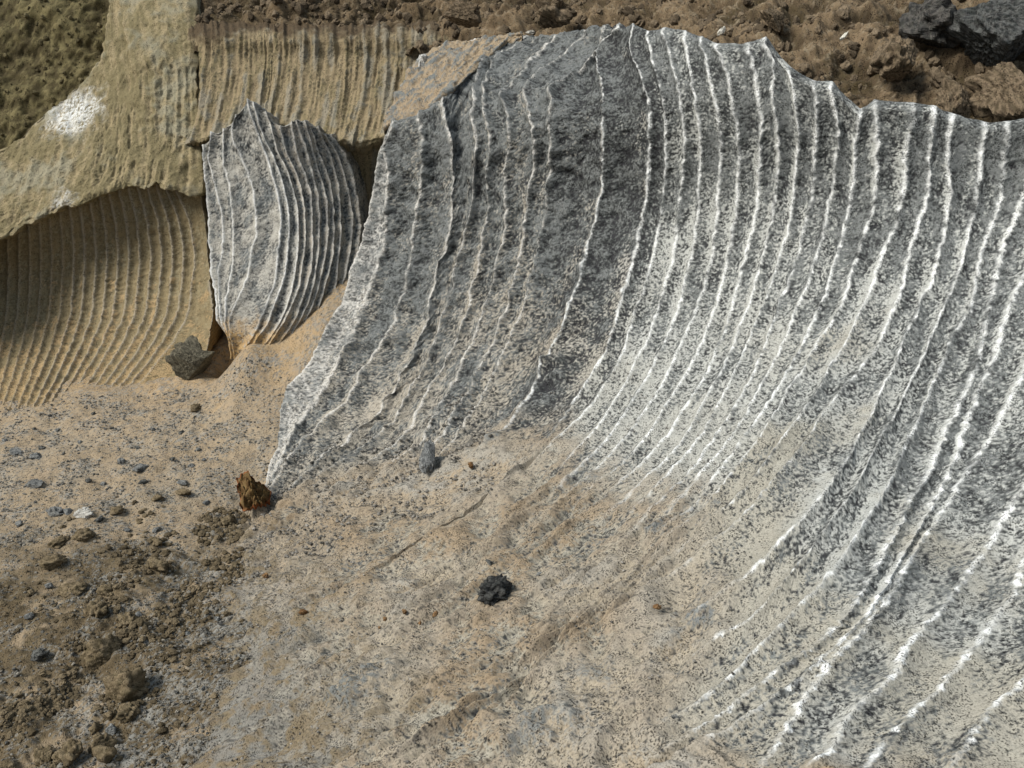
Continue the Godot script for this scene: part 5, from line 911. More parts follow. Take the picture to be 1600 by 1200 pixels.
const BAND_LINES := [
[-1653,1655,-5441,-1528,1531,-4992,-1393,1464,-4542,-1382,1349,-4478,-1387,1247,-4431,-1396,1147,-4373,-1408,1072,-4314,-1412,1034,-4279,-1602,906,-4839,-1632,719,-4856,-1650,487,-4771,-1672,241,-4618,-1668,28,-4391],
[-1614,1655,-5441,-1493,1531,-4992,-1362,1464,-4542,-1352,1349,-4478,-1357,1247,-4431,-1367,1147,-4373,-1378,1070,-4313,-1383,1029,-4277,-1568,901,-4837,-1598,719,-4856,-1616,487,-4771,-1639,241,-4618,-1635,28,-4391],
[-1536,1654,-5377,-1419,1531,-4928,-1300,1465,-4478,-1292,1351,-4415,-1297,1251,-4368,-1307,1152,-4311,-1319,1068,-4248,-1323,1017,-4209,-1503,890,-4769,-1532,729,-4795,-1550,499,-4712,-1573,257,-4560,-1570,47,-4334],
[-1495,1654,-5377,-1382,1531,-4928,-1263,1465,-4478,-1255,1351,-4415,-1260,1251,-4368,-1270,1152,-4311,-1282,1071,-4250,-1286,1024,-4211,-1461,897,-4771,-1489,729,-4795,-1508,499,-4712,-1531,257,-4560,-1529,47,-4334],
[-1441,1654,-5377,-1331,1531,-4928,-1212,1465,-4478,-1201,1351,-4415,-1206,1251,-4368,-1217,1152,-4311,-1229,1078,-4252,-1234,1040,-4217,-1401,913,-4777,-1428,729,-4795,-1447,499,-4712,-1471,257,-4560,-1471,47,-4334],
[-1364,1654,-5377,-1260,1531,-4928,-1150,1465,-4478,-1142,1351,-4415,-1147,1251,-4368,-1158,1152,-4311,-1171,1073,-4250,-1176,1029,-4213,-1335,902,-4773,-1361,729,-4795,-1379,499,-4712,-1404,257,-4560,-1406,47,-4334],
[-1306,1654,-5377,-1206,1531,-4928,-1102,1465,-4478,-1094,1351,-4415,-1099,1251,-4368,-1110,1152,-4311,-1123,1072,-4250,-1128,1028,-4213,-1281,900,-4773,-1306,729,-4795,-1324,499,-4712,-1350,257,-4560,-1354,47,-4334],
[-1248,1654,-5377,-1153,1531,-4928,-1049,1465,-4478,-1040,1351,-4415,-1045,1251,-4368,-1056,1152,-4311,-1070,1077,-4252,-1075,1038,-4216,-1221,911,-4777,-1245,729,-4795,-1263,499,-4712,-1290,257,-4560,-1295,47,-4334],
[-1173,1654,-5377,-1084,1531,-4928,-992,1465,-4478,-986,1351,-4415,-992,1251,-4368,-1003,1152,-4311,-1017,1069,-4249,-1023,1019,-4210,-1050,950,-4312,-1072,802,-4343,-1089,594,-4267,-1112,376,-4124,-1115,190,-3908],
[-1146,1654,-5377,-1059,1531,-4928,-963,1465,-4478,-954,1351,-4415,-960,1251,-4368,-971,1152,-4311,-985,1078,-4252,-991,1040,-4217,-1017,969,-4319,-1039,802,-4343,-1056,594,-4267,-1079,376,-4124,-1083,190,-3908],
[-1096,1654,-5377,-1013,1531,-4928,-924,1465,-4478,-916,1351,-4415,-922,1251,-4368,-934,1152,-4311,-948,1074,-4251,-954,1031,-4214,-979,961,-4316,-1001,802,-4343,-1017,594,-4267,-1041,376,-4124,-1046,190,-3908],
[-1043,1654,-5377,-963,1531,-4928,-880,1465,-4478,-873,1351,-4415,-879,1251,-4368,-891,1152,-4311,-906,1072,-4250,-912,1027,-4212,-936,957,-4314,-956,802,-4343,-973,594,-4267,-998,376,-4124,-1004,190,-3908],
[-987,1654,-5377,-912,1531,-4928,-832,1465,-4478,-825,1351,-4415,-831,1251,-4368,-843,1152,-4311,-858,1073,-4250,-865,1029,-4213,-887,959,-4315,-907,802,-4343,-923,594,-4267,-948,376,-4124,-957,190,-3908],
[-932,1654,-5377,-862,1531,-4928,-788,1465,-4478,-782,1351,-4415,-788,1251,-4368,-800,1152,-4311,-816,1071,-4249,-822,1024,-4211,-844,955,-4314,-862,802,-4343,-879,594,-4267,-905,376,-4124,-915,190,-3908],
[-878,1654,-5377,-812,1531,-4928,-744,1465,-4478,-739,1351,-4415,-745,1251,-4368,-758,1152,-4311,-773,1069,-4249,-780,1019,-4209,-800,950,-4312,-818,802,-4343,-835,594,-4267,-861,376,-4124,-872,190,-3908],
[-823,1654,-5377,-760,1531,-4928,-700,1465,-4478,-696,1351,-4415,-702,1251,-4368,-715,1152,-4311,-731,1065,-4247,-738,1012,-4207,-757,943,-4310,-774,802,-4343,-790,594,-4267,-818,376,-4124,-830,190,-3908],
[-785,1654,-5377,-725,1531,-4928,-660,1465,-4478,-653,1351,-4415,-659,1251,-4368,-672,1152,-4311,-689,1075,-4251,-696,1034,-4215,-713,964,-4317,-730,802,-4343,-746,594,-4267,-774,376,-4124,-788,190,-3908],
[-726,1654,-5377,-671,1531,-4928,-615,1465,-4478,-610,1351,-4415,-617,1251,-4368,-630,1152,-4311,-646,1070,-4249,-654,1022,-4211,-670,953,-4313,-685,802,-4343,-702,594,-4267,-730,376,-4124,-746,190,-3908],
[-674,1654,-5377,-623,1531,-4928,-571,1465,-4478,-567,1351,-4415,-574,1251,-4368,-587,1152,-4311,-604,1069,-4249,-612,1021,-4210,-627,951,-4312,-641,802,-4343,-658,594,-4267,-687,376,-4124,-704,190,-3908],
[-631,1654,-5377,-583,1531,-4928,-530,1465,-4478,-524,1351,-4415,-531,1251,-4368,-544,1152,-4311,-562,1075,-4251,-569,1034,-4215,-583,964,-4317,-597,802,-4343,-614,594,-4267,-643,376,-4124,-662,190,-3908],
[-585,1654,-5377,-541,1531,-4928,-488,1465,-4478,-481,1351,-4415,-488,1251,-4368,-502,1152,-4311,-519,1080,-4253,-527,1043,-4218,-540,973,-4320,-553,802,-4343,-569,594,-4267,-600,376,-4124,-619,190,-3908],
[-516,1654,-5377,-476,1531,-4928,-440,1465,-4478,-438,1351,-4415,-445,1251,-4368,-459,1152,-4311,-477,1065,-4247,-485,1012,-4207,-496,943,-4309,-509,802,-4343,-525,594,-4267,-556,376,-4124,-577,190,-3908],
[-484,1654,-5377,-447,1531,-4928,-406,1465,-4478,-400,1351,-4415,-407,1251,-4368,-422,1152,-4311,-440,1075,-4251,-448,1034,-4215,-458,963,-4317,-470,802,-4343,-486,594,-4267,-518,376,-4124,-540,190,-3908],
[-439,1654,-5377,-405,1531,-4928,-368,1465,-4478,-363,1351,-4415,-370,1251,-4368,-384,1152,-4311,-403,1075,-4251,-411,1033,-4215,-420,963,-4317,-431,802,-4343,-448,594,-4267,-480,376,-4124,-503,190,-3908],
[-376,1654,-5377,-348,1531,-4928,-322,1465,-4478,-320,1351,-4415,-327,1251,-4368,-341,1152,-4311,-360,1066,-4248,-369,1014,-4208,-377,945,-4310,-387,802,-4343,-404,594,-4267,-436,376,-4124,-461,190,-3908],
[-325,1654,-5377,-300,1531,-4928,-275,1465,-4478,-271,1351,-4415,-279,1251,-4368,-293,1152,-4311,-313,1071,-4250,-322,1024,-4211,-328,955,-4314,-337,802,-4343,-354,594,-4267,-387,376,-4124,-414,190,-3908],
[-224,1654,-5377,-207,1531,-4928,-189,1465,-4478,-185,1351,-4415,-193,1251,-4368,-208,1152,-4311,-228,1073,-4250,-237,1028,-4213,-241,958,-4315,-249,802,-4343,-265,594,-4267,-300,376,-4124,-329,190,-3908],
[-91,1654,-5377,-84,1531,-4928,-80,1465,-4478,-78,1351,-4415,-86,1251,-4368,-101,1152,-4311,-122,1068,-4248,-132,1018,-4209,-133,949,-4312,-138,802,-4343,-155,594,-4267,-191,376,-4124,-224,190,-3908],
]
const UPPER_LINES := [
[-3071,663,-4004,-3071,718,-3744,-3071,713,-3704,-3058,696,-3677,-3045,679,-3650,-3032,662,-3623,-3019,646,-3596,-3006,629,-3569,-2993,613,-3542,-2980,597,-3516,-2967,581,-3489,-2954,566,-3463,-2942,550,-3437,-2929,535,-3411,-2916,520,-3386,-2903,505,-3360,-2891,490,-3335,-2879,475,-3311,-2879,459,-3336,-2879,455,-3511],
[-2915,692,-4168,-2915,747,-3908,-2915,742,-3868,-2904,722,-3841,-2893,703,-3813,-2881,685,-3786,-2870,666,-3759,-2859,648,-3731,-2847,630,-3704,-2836,612,-3677,-2824,594,-3650,-2813,577,-3623,-2801,560,-3596,-2790,543,-3569,-2778,527,-3542,-2766,510,-3515,-2754,494,-3488,-2743,478,-3462,-2743,462,-3487,-2743,458,-3662],
[-2713,731,-4295,-2713,786,-4035,-2713,781,-3995,-2704,762,-3970,-2696,744,-3944,-2687,725,-3919,-2679,707,-3894,-2670,689,-3869,-2662,671,-3845,-2654,653,-3820,-2645,635,-3797,-2636,617,-3773,-2627,600,-3750,-2618,582,-3727,-2609,565,-3704,-2600,547,-3681,-2590,530,-3658,-2581,514,-3635,-2581,498,-3660,-2581,494,-3835],
[-2534,767,-4353,-2534,822,-4093,-2534,817,-4053,-2526,799,-4027,-2518,781,-4001,-2509,763,-3976,-2501,745,-3950,-2492,727,-3924,-2484,710,-3899,-2476,693,-3874,-2468,675,-3850,-2460,658,-3826,-2454,641,-3803,-2448,624,-3781,-2443,608,-3759,-2438,591,-3737,-2433,574,-3716,-2428,557,-3695,-2428,541,-3720,-2428,537,-3895],
[-2413,812,-4431,-2413,867,-4171,-2413,862,-4131,-2405,843,-4105,-2397,824,-4079,-2388,806,-4053,-2380,788,-4027,-2371,770,-4000,-2362,752,-3974,-2353,735,-3947,-2343,718,-3921,-2333,700,-3894,-2323,683,-3868,-2313,667,-3843,-2304,650,-3817,-2295,633,-3793,-2286,616,-3770,-2279,599,-3748,-2279,583,-3773,-2279,579,-3948],
[-2294,871,-4525,-2294,926,-4265,-2294,921,-4225,-2286,900,-4200,-2278,878,-4174,-2270,857,-4149,-2263,836,-4123,-2255,815,-4097,-2247,794,-4072,-2239,774,-4046,-2231,754,-4019,-2223,734,-3993,-2214,715,-3966,-2206,695,-3940,-2198,676,-3913,-2189,657,-3886,-2181,639,-3860,-2173,620,-3834,-2173,604,-3859,-2173,600,-4034],
[-2150,923,-4578,-2150,978,-4318,-2150,973,-4278,-2146,951,-4255,-2142,930,-4233,-2138,910,-4211,-2135,889,-4190,-2132,868,-4169,-2128,847,-4148,-2126,827,-4128,-2123,807,-4108,-2121,787,-4087,-2118,767,-4067,-2115,747,-4046,-2112,727,-4024,-2108,708,-4002,-2103,689,-3979,-2099,671,-3955,-2099,655,-3980,-2099,651,-4155],
[-2076,966,-4608,-2076,1021,-4348,-2076,1016,-4308,-2070,993,-4283,-2064,970,-4258,-2059,946,-4234,-2054,923,-4210,-2049,900,-4187,-2045,877,-4165,-2042,855,-4145,-2043,832,-4125,-2044,810,-4106,-2046,788,-4088,-2047,766,-4069,-2048,744,-4050,-2049,722,-4030,-2049,701,-4008,-2047,680,-3985,-2047,664,-4010,-2047,660,-4185],
[-2026,1039,-4673,-2026,1094,-4413,-2026,1089,-4373,-2018,1064,-4344,-2011,1040,-4316,-2003,1016,-4289,-1997,992,-4262,-1990,968,-4236,-1984,944,-4211,-1981,921,-4189,-1980,897,-4167,-1980,874,-4147,-1980,851,-4127,-1981,827,-4108,-1982,804,-4090,-1982,781,-4072,-1983,758,-4054,-1984,734,-4036,-1984,718,-4061,-1984,714,-4236],
[-1966,1088,-4711,-1966,1143,-4451,-1966,1138,-4411,-1958,1111,-4379,-1949,1085,-4347,-1941,1058,-4315,-1933,1032,-4284,-1925,1006,-4254,-1918,980,-4225,-1912,954,-4198,-1912,928,-4174,-1912,903,-4152,-1913,877,-4131,-1915,851,-4111,-1916,826,-4091,-1918,800,-4072,-1919,775,-4053,-1921,750,-4034,-1921,734,-4059,-1921,730,-4234],
[-1903,1131,-4739,-1903,1186,-4479,-1903,1181,-4439,-1896,1153,-4407,-1888,1125,-4374,-1881,1097,-4341,-1873,1070,-4308,-1865,1043,-4275,-1857,1016,-4243,-1851,989,-4212,-1849,963,-4186,-1850,936,-4162,-1851,910,-4141,-1854,883,-4120,-1856,856,-4101,-1859,830,-4081,-1861,804,-4062,-1864,777,-4043,-1864,761,-4068,-1864,757,-4243],
[-1849,1194,-4785,-1849,1249,-4525,-1849,1244,-4485,-1844,1213,-4454,-1837,1182,-4421,-1830,1151,-4386,-1823,1121,-4352,-1815,1091,-4317,-1808,1062,-4282,-1800,1033,-4247,-1798,1004,-4215,-1797,976,-4185,-1798,948,-4159,-1800,919,-4136,-1803,890,-4115,-1806,861,-4094,-1809,833,-4074,-1813,804,-4054,-1813,788,-4079,-1813,784,-4254],
[-1803,1241,-4802,-1803,1296,-4542,-1803,1291,-4502,-1798,1256,-4473,-1793,1221,-4442,-1786,1187,-4408,-1779,1153,-4373,-1772,1120,-4336,-1764,1087,-4300,-1756,1055,-4263,-1752,1023,-4228,-1749,992,-4195,-1747,960,-4164,-1747,929,-4137,-1748,897,-4112,-1749,865,-4090,-1751,833,-4067,-1753,802,-4045,-1753,786,-4070,-1753,782,-4245],
[-1762,1292,-4821,-1762,1347,-4561,-1762,1342,-4521,-1756,1306,-4491,-1751,1269,-4462,-1745,1233,-4431,-1738,1197,-4399,-1730,1162,-4365,-1722,1127,-4330,-1714,1093,-4294,-1709,1059,-4260,-1706,1025,-4226,-1704,992,-4193,-1702,959,-4162,-1701,926,-4134,-1702,892,-4108,-1702,859,-4084,-1703,826,-4060,-1703,810,-4085,-1703,806,-4260],
[-1763,1401,-4907,-1763,1456,-4647,-1763,1451,-4607,-1747,1408,-4565,-1731,1365,-4525,-1716,1323,-4487,-1702,1281,-4449,-1688,1240,-4413,-1679,1198,-4378,-1672,1157,-4343,-1665,1117,-4306,-1658,1077,-4270,-1651,1037,-4233,-1648,998,-4197,-1650,960,-4164,-1653,922,-4133,-1656,884,-4104,-1660,846,-4076,-1660,830,-4101,-1660,826,-4276],
[-1772,1511,-5016,-1772,1566,-4756,-1772,1561,-4716,-1748,1511,-4656,-1726,1461,-4602,-1706,1412,-4552,-1686,1364,-4506,-1668,1316,-4461,-1651,1268,-4419,-1642,1220,-4382,-1633,1173,-4344,-1624,1126,-4306,-1614,1080,-4267,-1604,1034,-4227,-1605,990,-4189,-1606,945,-4154,-1608,901,-4120,-1611,857,-4088,-1611,841,-4113,-1611,837,-4288],
[-1794,1644,-5198,-1794,1699,-4938,-1794,1694,-4898,-1755,1633,-4802,-1721,1574,-4715,-1692,1517,-4645,-1667,1461,-4583,-1643,1406,-4527,-1621,1351,-4473,-1601,1297,-4424,-1593,1243,-4383,-1586,1189,-4344,-1579,1136,-4305,-1572,1083,-4264,-1563,1031,-4222,-1564,980,-4181,-1566,929,-4142,-1568,879,-4106,-1568,863,-4131,-1568,859,-4306],
[-1758,1701,-5266,-1758,1756,-5006,-1758,1751,-4966,-1720,1684,-4864,-1684,1620,-4767,-1651,1557,-4681,-1624,1497,-4609,-1599,1437,-4545,-1577,1378,-4487,-1556,1320,-4434,-1544,1263,-4388,-1537,1205,-4347,-1530,1147,-4307,-1523,1091,-4265,-1516,1035,-4223,-1518,980,-4180,-1521,926,-4140,-1525,873,-4101,-1525,857,-4126,-1525,853,-4301],
[-1676,1700,-5240,-1676,1755,-4980,-1676,1750,-4940,-1645,1683,-4844,-1615,1619,-4753,-1588,1556,-4670,-1565,1495,-4599,-1544,1435,-4536,-1526,1376,-4479,-1510,1318,-4428,-1497,1260,-4383,-1491,1202,-4342,-1485,1145,-4303,-1479,1088,-4262,-1473,1032,-4221,-1478,978,-4179,-1483,925,-4138,-1488,871,-4099,-1488,855,-4124,-1488,851,-4299],
[-1612,1699,-5223,-1612,1754,-4963,-1612,1749,-4923,-1585,1684,-4833,-1559,1622,-4748,-1535,1561,-4671,-1514,1501,-4602,-1496,1443,-4541,-1480,1385,-4487,-1466,1329,-4438,-1453,1272,-4394,-1447,1216,-4353,-1442,1160,-4314,-1437,1105,-4275,-1432,1050,-4236,-1439,998,-4196,-1446,946,-4155,-1452,894,-4115,-1452,878,-4140,-1452,874,-4315],
[-1550,1698,-5210,-1550,1753,-4950,-1550,1748,-4910,-1524,1681,-4819,-1500,1617,-4735,-1478,1553,-4659,-1459,1492,-4591,-1442,1431,-4531,-1427,1371,-4477,-1414,1312,-4429,-1405,1254,-4385,-1400,1195,-4342,-1396,1138,-4302,-1392,1080,-4262,-1389,1024,-4221,-1396,969,-4180,-1403,915,-4138,-1411,862,-4098,-1411,846,-4123,-1411,842,-4298],
[-1504,1698,-5202,-1504,1753,-4942,-1504,1748,-4902,-1481,1681,-4814,-1459,1616,-4732,-1440,1553,-4658,-1423,1492,-4592,-1408,1431,-4533,-1395,1371,-4480,-1384,1312,-4433,-1373,1253,-4389,-1367,1195,-4346,-1361,1137,-4306,-1355,1080,-4266,-1351,1023,-4227,-1356,968,-4187,-1362,913,-4147,-1367,859,-4107,-1367,843,-4132,-1367,839,-4307],
[-1468,1697,-5197,-1468,1752,-4937,-1468,1747,-4897,-1446,1679,-4808,-1425,1613,-4726,-1407,1549,-4653,-1391,1485,-4587,-1377,1423,-4529,-1365,1362,-4476,-1355,1301,-4428,-1345,1241,-4384,-1336,1181,-4341,-1328,1122,-4300,-1321,1063,-4260,-1320,1005,-4220,-1319,947,-4181,-1318,890,-4143,-1317,833,-4104,-1317,817,-4129,-1317,813,-4304],
[-1450,1697,-5195,-1450,1752,-4935,-1450,1747,-4895,-1429,1679,-4808,-1410,1614,-4727,-1393,1549,-4654,-1378,1486,-4589,-1365,1424,-4531,-1354,1363,-4479,-1343,1303,-4431,-1330,1243,-4387,-1318,1184,-4345,-1307,1125,-4305,-1295,1066,-4267,-1287,1008,-4229,-1281,950,-4192,-1275,892,-4157,-1269,835,-4120,-1269,819,-4145,-1269,815,-4320],
[-1440,1697,-5595,-1440,1752,-5335,-1440,1747,-5295,-1419,1679,-5208,-1400,1614,-5127,-1383,1549,-5054,-1368,1486,-4989,-1355,1424,-4931,-1344,1363,-4879,-1333,1303,-4831,-1320,1243,-4787,-1308,1184,-4745,-1297,1125,-4705,-1285,1066,-4667,-1277,1008,-4629,-1271,950,-4592,-1265,892,-4557,-1259,835,-4520,-1259,819,-4545,-1259,815,-4720],
]
const SCOOP_LINES := [
[-3077,593,-3595,-3087,620,-3617,-3091,631,-3626,-3081,605,-3604,-3071,579,-3582,-3060,553,-3559,-3049,528,-3535,-3040,504,-3511,-3031,480,-3485,-3022,456,-3459,-3012,433,-3433,-3002,410,-3407,-2993,388,-3380,-2984,367,-3353,-2974,346,-3326,-2965,325,-3299,-2956,305,-3271,-2947,285,-3244,-2937,265,-3217,-2928,246,-3189],
[-3046,590,-3606,-3055,617,-3628,-3059,628,-3637,-3050,602,-3616,-3040,576,-3594,-3030,550,-3571,-3019,525,-3547,-3010,500,-3523,-3002,476,-3497,-2993,453,-3472,-2983,429,-3446,-2973,406,-3419,-2964,384,-3392,-2955,363,-3365,-2946,342,-3338,-2936,321,-3310,-2927,301,-3282,-2918,281,-3255,-2909,261,-3227,-2900,242,-3200],
[-3015,588,-3618,-3024,614,-3639,-3028,626,-3648,-3019,599,-3627,-3009,573,-3605,-2999,547,-3582,-2989,521,-3559,-2980,497,-3535,-2972,473,-3510,-2963,449,-3484,-2954,425,-3458,-2944,402,-3432,-2936,380,-3405,-2927,359,-3377,-2918,337,-3350,-2908,317,-3322,-2899,296,-3294,-2890,276,-3266,-2881,257,-3238,-2872,237,-3211],
[-2983,585,-3629,-2992,611,-3650,-2995,623,-3659,-2987,596,-3638,-2978,570,-3617,-2968,544,-3594,-2958,518,-3571,-2950,493,-3547,-2942,469,-3522,-2934,445,-3497,-2925,421,-3471,-2916,398,-3445,-2907,376,-3418,-2899,354,-3390,-2890,333,-3363,-2880,312,-3335,-2871,292,-3307,-2863,272,-3278,-2853,252,-3250,-2844,233,-3222],
[-2952,582,-3640,-2960,609,-3661,-2963,620,-3670,-2955,593,-3650,-2947,567,-3628,-2937,540,-3606,-2928,515,-3584,-2920,490,-3560,-2913,465,-3535,-2905,441,-3510,-2896,417,-3484,-2887,394,-3458,-2879,372,-3431,-2870,350,-3403,-2862,328,-3376,-2852,307,-3348,-2844,287,-3319,-2835,267,-3291,-2826,247,-3263,-2817,228,-3234],
[-2920,579,-3652,-2928,606,-3673,-2931,618,-3682,-2923,590,-3661,-2915,564,-3640,-2906,537,-3619,-2897,511,-3597,-2890,486,-3573,-2883,461,-3548,-2875,437,-3523,-2867,413,-3498,-2858,390,-3471,-2850,367,-3444,-2842,345,-3417,-2834,324,-3389,-2825,303,-3361,-2816,282,-3333,-2807,262,-3304,-2798,243,-3275,-2789,223,-3247],
[-2888,576,-3665,-2896,603,-3685,-2899,615,-3694,-2892,587,-3674,-2884,560,-3653,-2876,534,-3632,-2867,507,-3610,-2860,482,-3587,-2853,457,-3562,-2846,433,-3537,-2838,409,-3512,-2830,385,-3486,-2822,363,-3459,-2814,341,-3431,-2806,319,-3403,-2797,298,-3375,-2788,277,-3346,-2780,257,-3318,-2771,237,-3289,-2762,218,-3260],
[-2857,572,-3678,-2864,600,-3698,-2867,612,-3706,-2860,584,-3686,-2853,557,-3666,-2845,530,-3645,-2837,504,-3624,-2830,478,-3601,-2824,453,-3576,-2817,428,-3552,-2809,404,-3526,-2801,381,-3500,-2794,358,-3473,-2786,336,-3446,-2778,314,-3418,-2769,293,-3389,-2761,272,-3360,-2752,252,-3331,-2743,232,-3302,-2734,213,-3273],
[-2826,569,-3691,-2833,597,-3711,-2835,609,-3719,-2829,581,-3700,-2822,553,-3680,-2815,526,-3659,-2807,500,-3638,-2800,474,-3616,-2795,449,-3592,-2788,424,-3567,-2781,399,-3542,-2773,376,-3516,-2766,353,-3489,-2758,330,-3461,-2750,309,-3433,-2741,287,-3404,-2733,267,-3375,-2725,247,-3346,-2716,227,-3316,-2707,208,-3286],
[-2795,565,-3706,-2802,593,-3725,-2804,605,-3733,-2798,577,-3714,-2792,550,-3695,-2785,522,-3675,-2777,495,-3654,-2771,469,-3631,-2766,444,-3608,-2760,419,-3583,-2753,394,-3558,-2745,371,-3532,-2738,348,-3505,-2730,325,-3477,-2722,303,-3448,-2714,282,-3419,-2706,261,-3390,-2697,241,-3360,-2688,221,-3330,-2679,202,-3300],
[-2765,561,-3721,-2771,590,-3740,-2773,602,-3748,-2767,574,-3729,-2761,546,-3710,-2755,518,-3691,-2748,491,-3670,-2742,464,-3648,-2737,439,-3624,-2731,414,-3600,-2725,389,-3575,-2717,365,-3549,-2710,342,-3521,-2703,320,-3493,-2695,298,-3465,-2686,276,-3435,-2678,256,-3406,-2670,235,-3375,-2661,216,-3345,-2651,197,-3315],
[-2735,557,-3738,-2740,586,-3756,-2742,598,-3763,-2737,569,-3746,-2732,541,-3727,-2726,513,-3708,-2719,486,-3688,-2714,459,-3666,-2709,434,-3642,-2703,408,-3618,-2697,384,-3593,-2689,359,-3567,-2683,336,-3539,-2675,314,-3511,-2668,292,-3482,-2659,270,-3452,-2651,250,-3422,-2642,230,-3391,-2633,210,-3360,-2624,191,-3329],
[-2706,553,-3755,-2710,581,-3773,-2712,594,-3780,-2708,565,-3763,-2703,537,-3745,-2697,508,-3727,-2691,481,-3707,-2686,454,-3685,-2682,428,-3662,-2676,403,-3637,-2670,378,-3612,-2662,353,-3585,-2655,330,-3557,-2648,308,-3529,-2640,286,-3499,-2632,264,-3469,-2623,244,-3438,-2615,224,-3407,-2605,204,-3376,-2596,185,-3344],
[-2677,548,-3775,-2681,577,-3792,-2683,590,-3799,-2679,560,-3782,-2674,532,-3765,-2669,503,-3747,-2663,475,-3727,-2659,448,-3706,-2655,422,-3682,-2649,396,-3658,-2643,371,-3632,-2635,347,-3605,-2629,324,-3577,-2621,301,-3548,-2613,279,-3518,-2604,258,-3487,-2596,237,-3455,-2587,217,-3424,-2578,198,-3391,-2568,179,-3359],
[-2649,543,-3796,-2652,572,-3812,-2654,585,-3819,-2650,555,-3803,-2646,526,-3786,-2642,497,-3768,-2636,469,-3749,-2632,442,-3728,-2628,416,-3704,-2623,390,-3679,-2616,365,-3653,-2609,340,-3626,-2602,317,-3597,-2594,295,-3567,-2586,273,-3537,-2577,251,-3505,-2568,231,-3473,-2559,211,-3440,-2550,192,-3408,-2540,173,-3374],
[-2622,537,-3818,-2625,567,-3834,-2626,579,-3841,-2623,550,-3825,-2620,520,-3809,-2615,491,-3792,-2610,462,-3773,-2606,435,-3752,-2602,409,-3728,-2597,383,-3702,-2590,358,-3676,-2583,333,-3648,-2575,310,-3618,-2568,288,-3588,-2559,266,-3556,-2550,245,-3524,-2541,224,-3491,-2531,205,-3458,-2522,186,-3424,-2511,167,-3390],
[-2596,531,-3844,-2598,561,-3859,-2599,574,-3865,-2597,543,-3850,-2594,514,-3835,-2590,484,-3818,-2585,455,-3799,-2581,428,-3777,-2577,401,-3753,-2571,376,-3727,-2564,350,-3700,-2556,326,-3671,-2549,303,-3641,-2541,280,-3609,-2532,259,-3577,-2523,238,-3544,-2513,218,-3510,-2503,198,-3475,-2493,179,-3440,-2483,161,-3406],
[-2571,523,-3872,-2573,554,-3887,-2574,567,-3893,-2572,536,-3879,-2570,506,-3863,-2566,477,-3846,-2561,448,-3827,-2556,420,-3805,-2552,394,-3779,-2546,368,-3753,-2539,343,-3724,-2530,318,-3695,-2523,295,-3663,-2514,273,-3631,-2505,251,-3598,-2495,231,-3563,-2485,211,-3528,-2475,191,-3493,-2465,173,-3457,-2454,155,-3421],
[-2549,520,-3906,-2551,551,-3921,-2551,559,-3924,-2549,528,-3910,-2546,498,-3895,-2542,468,-3877,-2537,439,-3857,-2532,412,-3833,-2527,385,-3807,-2520,359,-3779,-2513,334,-3750,-2504,310,-3719,-2496,287,-3687,-2487,265,-3653,-2477,244,-3618,-2467,223,-3583,-2457,204,-3547,-2446,185,-3510,-2435,166,-3474,-2424,149,-3437],
[-2528,525,-3949,-2530,556,-3963,-2530,549,-3960,-2528,518,-3945,-2524,488,-3928,-2519,458,-3909,-2513,429,-3888,-2508,402,-3862,-2502,376,-3835,-2495,350,-3805,-2486,326,-3775,-2477,302,-3743,-2469,279,-3709,-2459,257,-3675,-2449,236,-3639,-2439,216,-3602,-2428,197,-3565,-2417,178,-3528,-2406,160,-3490,-2394,143,-3452],
[-2509,530,-3993,-2511,561,-4008,-2509,538,-3998,-2506,507,-3981,-2502,477,-3963,-2496,448,-3942,-2490,420,-3918,-2483,393,-3891,-2476,367,-3862,-2468,341,-3832,-2460,317,-3800,-2450,293,-3767,-2441,271,-3732,-2431,250,-3696,-2420,229,-3659,-2409,209,-3621,-2398,190,-3583,-2387,172,-3544,-2375,154,-3505,-2363,137,-3466],
[-2488,535,-4038,-2489,559,-4049,-2487,527,-4034,-2483,497,-4016,-2478,467,-3996,-2471,438,-3973,-2464,411,-3947,-2457,384,-3919,-2449,358,-3889,-2441,333,-3857,-2431,309,-3824,-2421,285,-3790,-2412,263,-3754,-2402,242,-3717,-2391,222,-3678,-2379,202,-3640,-2368,183,-3600,-2356,166,-3560,-2344,148,-3520,-2331,132,-3480],
[-2464,541,-4079,-2465,549,-4083,-2462,518,-4067,-2458,487,-4048,-2451,458,-4026,-2444,430,-4001,-2437,402,-3973,-2428,375,-3945,-2420,349,-3913,-2411,325,-3881,-2402,301,-3847,-2391,277,-3811,-2382,256,-3774,-2371,235,-3736,-2360,215,-3697,-2348,195,-3657,-2336,177,-3616,-2324,160,-3575,-2311,143,-3534,-2298,127,-3493],
[-2436,549,-4114,-2435,541,-4110,-2432,510,-4093,-2427,479,-4073,-2421,450,-4050,-2414,422,-4024,-2406,394,-3996,-2396,368,-3967,-2388,342,-3935,-2380,317,-3901,-2370,293,-3867,-2360,270,-3831,-2350,249,-3793,-2339,228,-3754,-2328,208,-3714,-2316,189,-3673,-2303,171,-3632,-2291,154,-3589,-2278,138,-3547,-2265,122,-3504],
[-2398,561,-4133,-2398,536,-4125,-2396,504,-4110,-2392,474,-4090,-2385,444,-4067,-2379,416,-4042,-2371,388,-4014,-2362,361,-3984,-2354,336,-3952,-2346,311,-3919,-2337,287,-3884,-2326,264,-3849,-2317,242,-3811,-2306,222,-3771,-2295,202,-3730,-2282,183,-3688,-2270,166,-3646,-2257,149,-3602,-2243,133,-3558,-2230,118,-3515],
